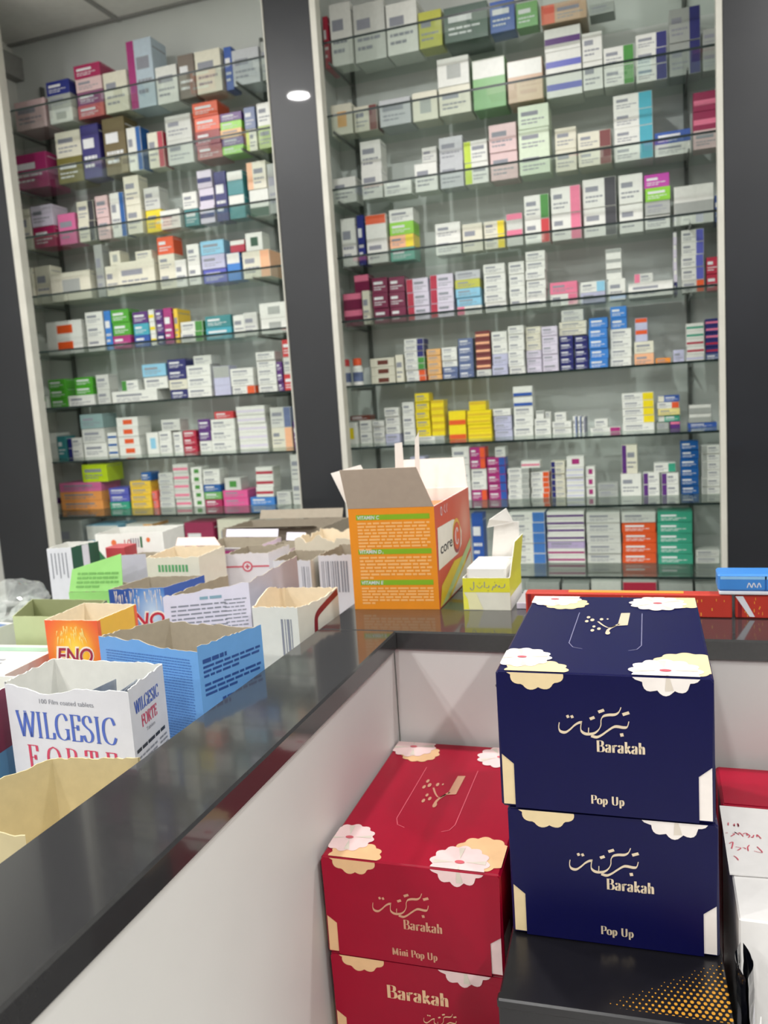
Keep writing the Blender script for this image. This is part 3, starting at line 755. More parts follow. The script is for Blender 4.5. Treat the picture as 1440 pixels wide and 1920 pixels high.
('l',2,-2.5971,3.2253,1.116,0.2338,0.15,0.0424,0.54,'pink2', 'rose pink box, topmost, eighth left-cabinet shelf down'),
('l',2,-2.5077,3.2273,1.159,0.1378,0.126,0.0817,0.56,'lime|t', 'lime box, on the light orange stack, eighth left-cabinet shelf down'),
('l',2,-2.2654,3.2239,1.03,0.1095,0.101,0.0309,-0.59,'yellow2|t', 'golden yellow box, lowest, eighth left-cabinet shelf down'),
('l',2,-2.2643,3.2225,1.0615,0.1095,0.101,0.0309,-0.22,'yellow2|t', 'golden yellow box, second up, eighth left-cabinet shelf down'),
('l',2,-2.2648,3.2275,1.093,0.1095,0.101,0.0309,-0.02,'yellow2|t', 'golden yellow box, third up, eighth left-cabinet shelf down'),
('l',2,-2.2655,3.2278,1.1245,0.1095,0.101,0.0309,0.09,'yellow2|t', 'golden yellow box, topmost, eighth left-cabinet shelf down'),
('l',2,-1.7759,3.2231,1.03,0.1219,0.112,0.0345,0.15,'pink3|t', 'hot-pink box, lowest, eighth left-cabinet shelf down'),
('l',2,-1.7761,3.222,1.0651,0.1219,0.112,0.0345,0.25,'pink3|t', 'hot-pink box, topmost, eighth left-cabinet shelf down'),
('l',2,-1.784,3.221,1.1002,0.0797,0.074,0.054,-0.69,'pale|Pgreen', 'off-white box with green label, on the hot-pink stack, eighth left-cabinet shelf down'),
('l',2,-1.6486,3.228,1.03,0.1166,0.107,0.0355,-0.34,'blue3', 'sky-blue box, eighth left-cabinet shelf down'),
('l',2,-1.6319,3.2247,1.0661,0.0826,0.076,0.0428,0.21,'white|Mcrimson', 'crimson-striped white box, lowest, on the sky-blue box, eighth left-cabinet shelf down'),
('l',2,-1.6306,3.2299,1.1094,0.0826,0.076,0.0428,0.49,'white|Mcrimson', 'crimson-striped white box, second up, on the sky-blue box, eighth left-cabinet shelf down'),
('l',2,-1.6309,3.2324,1.1528,0.0826,0.076,0.0428,-0.38,'white|Mcrimson', 'crimson-striped white box, topmost, on the sky-blue box, eighth left-cabinet shelf down'),
('l',2,-1.4708,3.2177,1.03,0.0502,0.07,0.1069,-0.26,'pale|t', 'off-white box, lowest, far right, eighth left-cabinet shelf down'),
('l',2,-1.4704,3.2169,1.1375,0.0502,0.07,0.1069,-0.21,'pale|t', 'off-white box, topmost, far right, eighth left-cabinet shelf down'),
('l',3,-2.7594,3.2293,1.276,0.1118,0.103,0.1217,0.96,'pale|Twhite', 'white-topped off-white box, seventh left-cabinet shelf down'),
('l',3,-2.6709,3.2234,1.276,0.0494,0.07,0.1048,0.12,'teal3', 'dark teal box, seventh left-cabinet shelf down'),
('l',3,-2.5943,3.22,1.276,0.0818,0.076,0.0465,-0.51,'white|Lnavy', 'navy-ended white box, lowest, seventh left-cabinet shelf down'),
('l',3,-2.5947,3.2226,1.3231,0.0818,0.076,0.0465,0.12,'white|Lnavy', 'navy-ended white box, topmost, seventh left-cabinet shelf down'),
('l',3,-2.4759,3.2111,1.276,0.1212,0.111,0.0657,0.58,'white', 'white box, lowest, fourth stack from left, seventh left-cabinet shelf down'),
('l',3,-2.4769,3.208,1.3423,0.1212,0.111,0.0657,-0.15,'pale', 'off-white box, second up, seventh left-cabinet shelf down'),
('l',3,-2.4762,3.2053,1.4086,0.1212,0.111,0.0657,0.55,'tealpale', 'pale teal box, topmost, seventh left-cabinet shelf down'),
('l',3,-2.2912,3.216,1.276,0.1118,0.103,0.0429,0.32,'white|Porange', 'white box with orange label, lowest, seventh left-cabinet shelf down'),
('l',3,-2.2931,3.2161,1.3195,0.1118,0.103,0.0429,-0.34,'white|Porange', 'white box with orange label, second up, seventh left-cabinet shelf down'),
('l',3,-2.2911,3.2122,1.363,0.1118,0.103,0.0429,-0.6,'white|Porange', 'white box with orange label, third up, seventh left-cabinet shelf down'),
('l',3,-2.2909,3.2147,1.4065,0.1118,0.103,0.0429,0.58,'white|Porange', 'white box with orange label, topmost, seventh left-cabinet shelf down'),
('l',3,-2.1731,3.226,1.276,0.0622,0.07,0.0973,-0.13,'white|Plightblue', 'white box with light blue label, seventh left-cabinet shelf down'),
('l',3,-2.0678,3.2202,1.3776,0.0967,0.07,0.0498,-0.93,'pale|t', 'off-white box, right of white box, seventh left-cabinet shelf down'),
('l',3,-1.8059,3.2133,1.276,0.116,0.106,0.046,0.22,'white|t', 'white box, lowest, right of purple stack, seventh left-cabinet shelf down'),
('l',3,-1.8048,3.2135,1.3226,0.116,0.106,0.046,-0.37,'white|t', 'white box, second up, seventh left-cabinet shelf down'),
('l',3,-1.8051,3.2184,1.3692,0.116,0.106,0.046,-0.19,'white|t', 'white box, topmost, right of purple stack, seventh left-cabinet shelf down'),
('l',3,-1.6654,3.2265,1.276,0.1361,0.124,0.0368,0.22,'white|Mlilacpale', 'pale-lilac-striped white box, lowest, seventh left-cabinet shelf down'),
('l',3,-1.6659,3.2267,1.3134,0.1361,0.124,0.0368,0.11,'white|Mlilacpale', 'pale-lilac-striped white box, second up, seventh left-cabinet shelf down'),
('l',3,-1.6663,3.2271,1.3508,0.1361,0.124,0.0368,0.11,'white|Mlilacpale', 'pale-lilac-striped white box, third up, seventh left-cabinet shelf down'),
('l',3,-1.6675,3.2245,1.3881,0.1361,0.124,0.0368,-0.54,'white|Mlilacpale', 'pale-lilac-striped white box, fourth up, seventh left-cabinet shelf down'),
('l',3,-1.6671,3.2215,1.4255,0.1361,0.124,0.0368,-0.01,'white|Mlilacpale', 'pale-lilac-striped white box, topmost, seventh left-cabinet shelf down'),
('l',3,-1.5286,3.2262,1.276,0.0953,0.088,0.0865,0.21,'cream|Rpeach', 'peach-ended cream box, lowest, seventh left-cabinet shelf down'),
('l',3,-1.5284,3.2264,1.3631,0.0953,0.088,0.0865,0.03,'pale|Rbluegrey', 'blue-grey-ended off-white box, topmost, seventh left-cabinet shelf down'),
('l',4,-2.7549,3.219,1.513,0.0589,0.07,0.058,-0.81,'white|Tgreen', 'green-topped white box, sixth left-cabinet shelf down'),
('l',4,-2.6614,3.2309,1.513,0.097,0.089,0.044,-0.59,'green3|t', 'bright green box, lowest, sixth left-cabinet shelf down'),
('l',4,-2.6616,3.2311,1.5576,0.097,0.089,0.044,0.24,'green3|t', 'bright green box, second up, sixth left-cabinet shelf down'),
('l',4,-2.6635,3.2303,1.6022,0.097,0.089,0.044,0.25,'green3|t', 'bright green box, topmost, sixth left-cabinet shelf down'),
('l',4,-2.5346,3.227,1.513,0.1453,0.133,0.0513,-0.27,'white|t', 'white box, right of bright green stack, sixth left-cabinet shelf down'),
('l',4,-2.5164,3.2306,1.5649,0.0976,0.09,0.0401,-0.35,'green3|t', 'bright green box, lowest, right of bright green stack, sixth left-cabinet shelf down'),
('l',4,-2.5164,3.2347,1.6056,0.0976,0.09,0.0401,-0.39,'green3|t', 'bright green box, topmost, right of bright green stack, sixth left-cabinet shelf down'),
('l',4,-2.408,3.2264,1.513,0.067,0.07,0.0682,-0.14,'pale|t', 'off-white box, lowest, sixth left-cabinet shelf down'),
('l',4,-2.4078,3.226,1.5818,0.067,0.07,0.0682,-0.27,'pale|t', 'off-white box, topmost, sixth left-cabinet shelf down'),
('l',4,-2.2476,3.2291,1.513,0.2396,0.15,0.0542,-0.56,'white|t', 'white box, right of off-white stack, sixth left-cabinet shelf down'),
('l',4,-2.2678,3.2328,1.5678,0.0852,0.079,0.046,0.79,'white|Lgreen', 'green-ended white box, right of off-white stack, sixth left-cabinet shelf down'),
('l',4,-2.1323,3.2368,1.5678,0.1216,0.111,0.0543,-0.29,'white', 'white box, lowest, right of off-white stack, sixth left-cabinet shelf down'),
('l',4,-2.1322,3.2303,1.6227,0.1216,0.111,0.0543,-0.22,'lightblue|t', 'light blue box, topmost, right of off-white stack, sixth left-cabinet shelf down'),
('l',4,-2.0131,3.2336,1.513,0.0922,0.085,0.0435,0.57,'navy|t', 'navy box, lowest, sixth left-cabinet shelf down'),
('l',4,-2.0139,3.2304,1.5571,0.0922,0.085,0.0435,-0.4,'cream', 'cream box, second up, sixth left-cabinet shelf down'),
('l',4,-2.0138,3.2283,1.6012,0.0922,0.085,0.0435,0.22,'navy|t', 'navy box, third up, sixth left-cabinet shelf down'),
('l',4,-2.0137,3.229,1.6453,0.0922,0.085,0.0435,-0.43,'navy|t', 'navy box, topmost, sixth left-cabinet shelf down'),
('l',4,-1.9026,3.217,1.513,0.1169,0.107,0.0469,0.03,'white|t', 'white box, lowest, right of navy stack, sixth left-cabinet shelf down'),
('l',4,-1.9015,3.2186,1.5605,0.1169,0.107,0.0469,0.43,'white|t', 'white box, second up, right of navy stack, sixth left-cabinet shelf down'),
('l',4,-1.9004,3.2183,1.6081,0.1169,0.107,0.0469,0.51,'white|t', 'white box, topmost, right of navy stack, sixth left-cabinet shelf down'),
('l',4,-1.8798,3.2255,1.6556,0.0874,0.081,0.0388,-0.07,'pale', 'off-white box, right of navy stack, sixth left-cabinet shelf down'),
('l',4,-1.789,3.2188,1.513,0.0783,0.072,0.129,0.51,'lavender|Tgrey', 'grey-topped lavender box, sixth left-cabinet shelf down'),
('l',4,-1.6854,3.2136,1.513,0.1075,0.099,0.037,-0.09,'white|Rorange', 'orange-ended white box, lowest, sixth left-cabinet shelf down'),
('l',4,-1.6875,3.2113,1.5506,0.1075,0.099,0.037,-0.16,'white', 'white box, second up, right of lavender box, sixth left-cabinet shelf down'),
('l',4,-1.6878,3.2117,1.5883,0.1075,0.099,0.037,0.47,'white', 'white box, topmost, right of lavender box, sixth left-cabinet shelf down'),
('l',4,-1.4677,3.2168,1.513,0.0492,0.07,0.0712,0.14,'red', 'red box, lowest, sixth left-cabinet shelf down'),
('l',4,-1.4678,3.2221,1.5848,0.0492,0.07,0.0712,0.18,'pale', 'off-white box, second up, sixth left-cabinet shelf down'),
('l',4,-1.4672,3.2213,1.6567,0.0492,0.07,0.0712,0.28,'red', 'red box, topmost, sixth left-cabinet shelf down'),
('l',5,-2.5874,3.224,1.757,0.1951,0.15,0.0749,-0.14,'white|Porange', 'white box with orange label, lowest, fifth left-cabinet shelf down'),
('l',5,-2.5873,3.2279,1.8325,0.1951,0.15,0.0749,-0.08,'white|Porange', 'white box with orange label, topmost, fifth left-cabinet shelf down'),
('l',5,-2.4139,3.2219,1.757,0.0922,0.085,0.0578,-0.35,'white', 'white box, lowest, fifth left-cabinet shelf down'),
('l',5,-2.4136,3.2231,1.8154,0.0922,0.085,0.0578,-0.3,'white', 'white box, second up, fifth left-cabinet shelf down'),
('l',5,-2.4148,3.2246,1.8738,0.0922,0.085,0.0578,0.51,'white', 'white box, topmost, fifth left-cabinet shelf down'),
('l',5,-2.3426,3.2238,1.757,0.0345,0.07,0.1725,-0.31,'blue3', 'sky-blue box, fifth left-cabinet shelf down'),
('l',5,-2.2687,3.2113,1.757,0.0927,0.085,0.0563,-0.52,'magenta', 'magenta box, lowest, fifth left-cabinet shelf down'),
('l',5,-2.2665,3.2153,1.8139,0.0927,0.085,0.0563,0.12,'green3', 'bright green box, second up, fifth left-cabinet shelf down'),
('l',5,-2.2676,3.2126,1.8708,0.0927,0.085,0.0563,-0.39,'green3', 'bright green box, topmost, fifth left-cabinet shelf down'),
('l',5,-2.1722,3.2243,1.757,0.0775,0.072,0.0502,-0.07,'blue|t', 'blue box, lowest, fifth left-cabinet shelf down'),
('l',5,-2.1715,3.2254,1.8078,0.0775,0.072,0.0502,-0.31,'tealblue', 'turquoise box, second up, fifth left-cabinet shelf down'),
('l',5,-2.172,3.2251,1.8586,0.0775,0.072,0.0502,-0.03,'purple', 'purple box, topmost, right of bright green stack, fifth left-cabinet shelf down'),
('l',5,-2.0257,3.2152,1.757,0.0407,0.07,0.1538,0.48,'magenta', 'magenta box, fifth left-cabinet shelf down'),
('l',5,-1.919,3.2243,1.757,0.1084,0.1,0.0433,0.25,'white|Rgreen', 'green-ended white box, lowest, fifth left-cabinet shelf down'),
('l',5,-1.9195,3.2306,1.8009,0.1084,0.1,0.0433,0.12,'white|Rgreen', 'green-ended white box, topmost, fifth left-cabinet shelf down'),
('l',5,-1.7858,3.2246,1.757,0.1238,0.113,0.0495,-0.44,'tealblue', 'turquoise box, lowest, fifth left-cabinet shelf down'),
('l',5,-1.7862,3.2249,1.8071,0.1238,0.113,0.0495,-0.42,'teal3', 'dark teal box, topmost, fifth left-cabinet shelf down'),
('l',5,-1.6875,3.2292,1.757,0.0534,0.07,0.0927,0.85,'white', 'white box, fifth left-cabinet shelf down'),
('l',5,-1.621,3.2052,1.757,0.0628,0.07,0.0953,0.4,'pale|t', 'off-white box, fifth left-cabinet shelf down'),
('l',5,-1.5147,3.2141,1.757,0.1252,0.115,0.063,0.26,'white|Pgrey', 'white box with grey label, lowest, fifth left-cabinet shelf down'),
('l',5,-1.5151,3.2129,1.8206,0.1252,0.115,0.063,0.51,'white|Pgrey', 'white box with grey label, topmost, fifth left-cabinet shelf down'),
('l',6,-2.7615,3.2152,1.992,0.0849,0.078,0.1678,-0.71,'cream|t', 'cream box, far left, fourth left-cabinet shelf down'),
('l',6,-2.6657,3.2253,1.992,0.0865,0.08,0.1692,0.87,'cream', 'cream box, second stack from left, fourth left-cabinet shelf down'),
('l',6,-2.5089,3.2101,1.992,0.214,0.15,0.1237,0.37,'cream|Pgrey', 'cream box with grey label, fourth left-cabinet shelf down'),
('l',6,-2.3544,3.2242,1.992,0.0427,0.07,0.2274,-0.53,'grey', 'grey box, fourth left-cabinet shelf down'),
('l',6,-2.2946,3.2254,1.992,0.0671,0.07,0.1282,0.45,'cream|t', 'cream box, right of grey box, fourth left-cabinet shelf down'),
('l',6,-2.1573,3.2076,1.992,0.188,0.15,0.1332,-0.06,'cream|t', 'cream box, sixth stack from left, fourth left-cabinet shelf down'),
('l',6,-2.0051,3.2181,1.992,0.0797,0.074,0.0724,0.47,'cream|t', 'cream box, lowest, fourth left-cabinet shelf down'),
('l',6,-2.0071,3.2203,2.065,0.0797,0.074,0.0724,-0.14,'cream|t', 'cream box, second up, fourth left-cabinet shelf down'),
('l',6,-2.0061,3.2222,2.1381,0.0797,0.074,0.0724,0.16,'orangered', 'orange-red box, topmost, fourth left-cabinet shelf down'),
('l',6,-1.9348,3.2114,1.992,0.0527,0.07,0.1127,0.59,'white', 'white box, fourth left-cabinet shelf down'),
('l',6,-1.8662,3.2068,1.992,0.0572,0.07,0.0841,0.36,'white', 'white box, lowest, fourth left-cabinet shelf down'),
('l',6,-1.8661,3.2071,2.0767,0.0572,0.07,0.0841,0.47,'white', 'white box, topmost, fourth left-cabinet shelf down'),
('l',6,-1.7736,3.2151,1.992,0.1096,0.101,0.0573,-0.21,'bluevio|t', 'blue-violet box, lowest, fourth left-cabinet shelf down'),
('l',6,-1.7739,3.2095,2.0499,0.1096,0.101,0.0573,0.04,'lavender', 'lavender box, second up, fourth left-cabinet shelf down'),
('l',6,-1.7731,3.2093,2.1078,0.1096,0.101,0.0573,0.22,'lightblue', 'light blue box, topmost, fourth left-cabinet shelf down'),
('l',6,-1.6814,3.2146,1.992,0.0603,0.07,0.1123,0.34,'blue3|Twhite', 'white-topped sky-blue box, fourth left-cabinet shelf down'),
('l',6,-1.5756,3.2146,1.992,0.1254,0.115,0.1086,-0.22,'cream|Rpeach', 'peach-ended cream box, fourth left-cabinet shelf down'),
('l',6,-1.5768,3.2114,2.1012,0.0763,0.071,0.0723,0.75,'white|Pgreen4', 'white box with dark green label, right of sky-blue box, fourth left-cabinet shelf down'),
('l',7,-2.733,3.212,2.238,0.0867,0.08,0.1789,-0.52,'cream', 'cream box, third left-cabinet shelf down'),
('l',7,-2.6208,3.2117,2.238,0.1171,0.107,0.0911,-0.31,'crimson3', 'raspberry box, lowest, third left-cabinet shelf down'),
('l',7,-2.6212,3.2088,2.3297,0.1171,0.107,0.0911,-0.44,'lilacpale', 'pale lilac box, topmost, third left-cabinet shelf down'),
('l',7,-2.4988,3.2183,2.238,0.0919,0.085,0.1325,-0.76,'pink2', 'rose pink box, third left-cabinet shelf down'),
('l',7,-2.3938,3.218,2.238,0.0874,0.081,0.0863,-0.24,'cream|Rdark', 'dark-ended cream box, lowest, third left-cabinet shelf down'),
('l',7,-2.3932,3.2208,2.3249,0.0874,0.081,0.0863,0.2,'cream|Rdark', 'dark-ended cream box, topmost, third left-cabinet shelf down'),
('l',7,-2.3081,3.2248,2.238,0.064,0.07,0.0918,-0.19,'pinkpale', 'pale pink box, lowest, third left-cabinet shelf down'),
('l',7,-2.3076,3.2221,2.3304,0.064,0.07,0.0918,0.23,'pinkpale', 'pale pink box, topmost, third left-cabinet shelf down'),
('l',7,-2.2281,3.2238,2.238,0.0713,0.07,0.1868,0.51,'white|Rblue2', 'deep-blue-ended white box, third left-cabinet shelf down'),
('l',7,-2.1388,3.2109,2.238,0.0754,0.07,0.1204,-0.16,'cream|t', 'cream box, lowest, third left-cabinet shelf down'),
('l',7,-2.1383,3.21,2.359,0.0754,0.07,0.1204,-0.26,'cream|t', 'cream box, topmost, third left-cabinet shelf down'),
('l',7,-2.0528,3.2292,2.238,0.077,0.071,0.0921,0.44,'yellow', 'yellow box, lowest, third left-cabinet shelf down'),
('l',7,-2.0529,3.2265,2.3307,0.077,0.071,0.0921,-0.58,'pale', 'off-white box, topmost, third left-cabinet shelf down'),
('l',7,-1.9608,3.2098,2.238,0.0968,0.089,0.0763,-0.09,'white', 'white box, third left-cabinet shelf down'),
('l',7,-1.8614,3.2178,2.238,0.0668,0.07,0.0681,-0.17,'teal3', 'dark teal box, lowest, third left-cabinet shelf down'),
('l',7,-1.8616,3.2141,2.3067,0.0668,0.07,0.0681,0.54,'white', 'white box, topmost, third left-cabinet shelf down'),
('l',7,-1.7823,3.2123,2.238,0.0683,0.07,0.0707,0.34,'lilacpale|Mnavy', 'navy-striped pale lilac box, lowest, third left-cabinet shelf down'),
('l',7,-1.7805,3.2167,2.3093,0.0683,0.07,0.0707,-0.43,'lilacpale|Mnavy', 'navy-striped pale lilac box, second up, third left-cabinet shelf down'),
('l',7,-1.7819,3.2118,2.3806,0.0683,0.07,0.0707,0.3,'lilacpale|Mnavy', 'navy-striped pale lilac box, topmost, third left-cabinet shelf down'),
('l',7,-1.712,3.2163,2.238,0.055,0.07,0.1992,-0.23,'navy', 'navy box, third left-cabinet shelf down'),
('l',7,-1.6387,3.2091,2.238,0.0715,0.07,0.094,-0.07,'teal3|Twhite', 'white-topped dark teal box, lowest, third left-cabinet shelf down'),
('l',7,-1.6385,3.2078,2.3326,0.0715,0.07,0.094,0.53,'teal3|Twhite', 'white-topped dark teal box, topmost, third left-cabinet shelf down'),
('l',7,-1.5472,3.2319,2.238,0.0871,0.08,0.1083,-0.31,'white|Bgreen4', 'dark-green-based white box, lowest, third left-cabinet shelf down'),
('l',7,-1.5477,3.2275,2.3469,0.0871,0.08,0.1083,-0.39,'cream|Lpeach', 'peach-ended cream box, topmost, third left-cabinet shelf down'),
('l',7,-1.4715,3.2175,2.238,0.0454,0.07,0.1958,0.68,'grey', 'grey box, third left-cabinet shelf down'),
('l',8,-2.6606,3.2089,2.498,0.1951,0.15,0.1499,0.91,'magenta3', 'dull magenta box, second left-cabinet shelf down'),
('l',8,-2.4486,3.2205,2.498,0.1321,0.121,0.1089,0.43,'olive', 'olive box, lowest, second left-cabinet shelf down'),
('l',8,-2.4483,3.225,2.6075,0.1321,0.121,0.1089,0.59,'cream', 'cream box, topmost, second left-cabinet shelf down'),
('l',8,-2.3233,3.2112,2.498,0.0909,0.084,0.2229,0.5,'purplenavy', 'indigo box, second left-cabinet shelf down'),
('l',8,-2.2039,3.2188,2.498,0.1105,0.101,0.2334,-0.35,'olivebrown', 'olive-brown box, second left-cabinet shelf down'),
('l',8,-2.1054,3.2164,2.498,0.0691,0.07,0.1776,-0.94,'white|Rblue2', 'deep-blue-ended white box, second left-cabinet shelf down'),
('l',8,-2.0076,3.2259,2.498,0.0757,0.07,0.145,0.25,'cream|Rcrimson', 'crimson-ended cream box, second left-cabinet shelf down'),
('l',8,-1.8937,3.2306,2.498,0.1224,0.112,0.0981,0.16,'pale|t', 'off-white box, lowest, second left-cabinet shelf down'),
('l',8,-1.8936,3.2309,2.5967,0.1224,0.112,0.0981,0.48,'pale|t', 'off-white box, topmost, second left-cabinet shelf down'),
('l',8,-1.7542,3.2294,2.498,0.1168,0.107,0.0556,0.26,'darkred|t', 'dark red box, lowest, second left-cabinet shelf down'),
('l',8,-1.7557,3.2258,2.5542,0.1168,0.107,0.0556,-0.35,'darkred|t', 'dark red box, second up, second left-cabinet shelf down'),
('l',8,-1.7558,3.2302,2.6103,0.1168,0.107,0.0556,0.4,'orangered|t', 'orange-red box, third up, second left-cabinet shelf down'),
('l',8,-1.7569,3.2251,2.6665,0.1168,0.107,0.0556,0.17,'orangered|t', 'orange-red box, topmost, second left-cabinet shelf down'),
('l',8,-1.5562,3.2267,2.498,0.0481,0.07,0.0849,0.56,'cream|Llime', 'lime-ended cream box, lowest, second left-cabinet shelf down'),
('l',8,-1.5558,3.2247,2.5835,0.0481,0.07,0.0849,0.38,'bluegrey', 'blue-grey box, topmost, second left-cabinet shelf down'),
('l',8,-1.4833,3.2222,2.498,0.0758,0.07,0.0881,0.23,'lime2|t', 'dull lime box, lowest, second left-cabinet shelf down'),
('l',8,-1.4836,3.2254,2.5867,0.0758,0.07,0.0881,0.07,'white', 'white box, topmost, second left-cabinet shelf down'),
('l',9,-2.6212,3.2133,2.75,0.1636,0.149,0.1212,0.81,'pinkpale', 'pale pink box, top left-cabinet shelf'),
('l',9,-2.457,3.2098,2.75,0.12,0.11,0.0579,0.27,'white|Pgrey', 'white box with grey label, lowest, top left-cabinet shelf'),
('l',9,-2.4583,3.2102,2.8085,0.12,0.11,0.0579,-0.03,'grey', 'grey box, second up, top left-cabinet shelf'),
('l',9,-2.4596,3.2109,2.8669,0.12,0.11,0.0579,-0.32,'navy2', 'navy blue box, topmost, top left-cabinet shelf'),
('l',9,-2.307,3.2193,2.75,0.133,0.122,0.0544,-0.57,'pinkred', 'dusty red box, lowest, top left-cabinet shelf'),
('l',9,-2.3072,3.2254,2.805,0.133,0.122,0.0544,-0.1,'mauve', 'mauve box, second up, top left-cabinet shelf'),
('l',9,-2.3068,3.2224,2.8599,0.133,0.122,0.0544,-0.53,'pinkpale', 'pale pink box, third up, top left-cabinet shelf'),
('l',9,-2.3077,3.2207,2.9149,0.133,0.122,0.0544,0.25,'crimson3', 'raspberry box, topmost, top left-cabinet shelf'),
('l',9,-2.1716,3.219,2.75,0.1169,0.107,0.1634,-0.19,'cream|t', 'cream box, right of dusty red stack, top left-cabinet shelf'),
('l',9,-2.0466,3.2295,2.75,0.1235,0.113,0.2731,-0.76,'bluepale|Lmagenta', 'magenta-ended pale blue box, top left-cabinet shelf'),
('l',9,-1.9295,3.2342,2.75,0.1018,0.094,0.1476,-0.31,'white', 'white box, top left-cabinet shelf'),
('l',9,-1.8277,3.2261,2.75,0.075,0.07,0.1706,0.24,'greybrown', 'grey-brown box, top left-cabinet shelf'),
('l',9,-1.7205,3.2163,2.75,0.1175,0.108,0.1652,-0.35,'cream|t', 'cream box, right of grey-brown box, top left-cabinet shelf'),
('l',9,-1.6335,3.2304,2.75,0.0339,0.07,0.1654,0.95,'blue', 'blue box, top left-cabinet shelf'),
('l',9,-1.5454,3.2081,2.75,0.1185,0.109,0.135,0.62,'silver|t', 'silver box, top left-cabinet shelf'),
('l',9,-1.4575,3.2081,2.75,0.0351,0.07,0.1447,0.34,'grey', 'grey box, top left-cabinet shelf'),
]
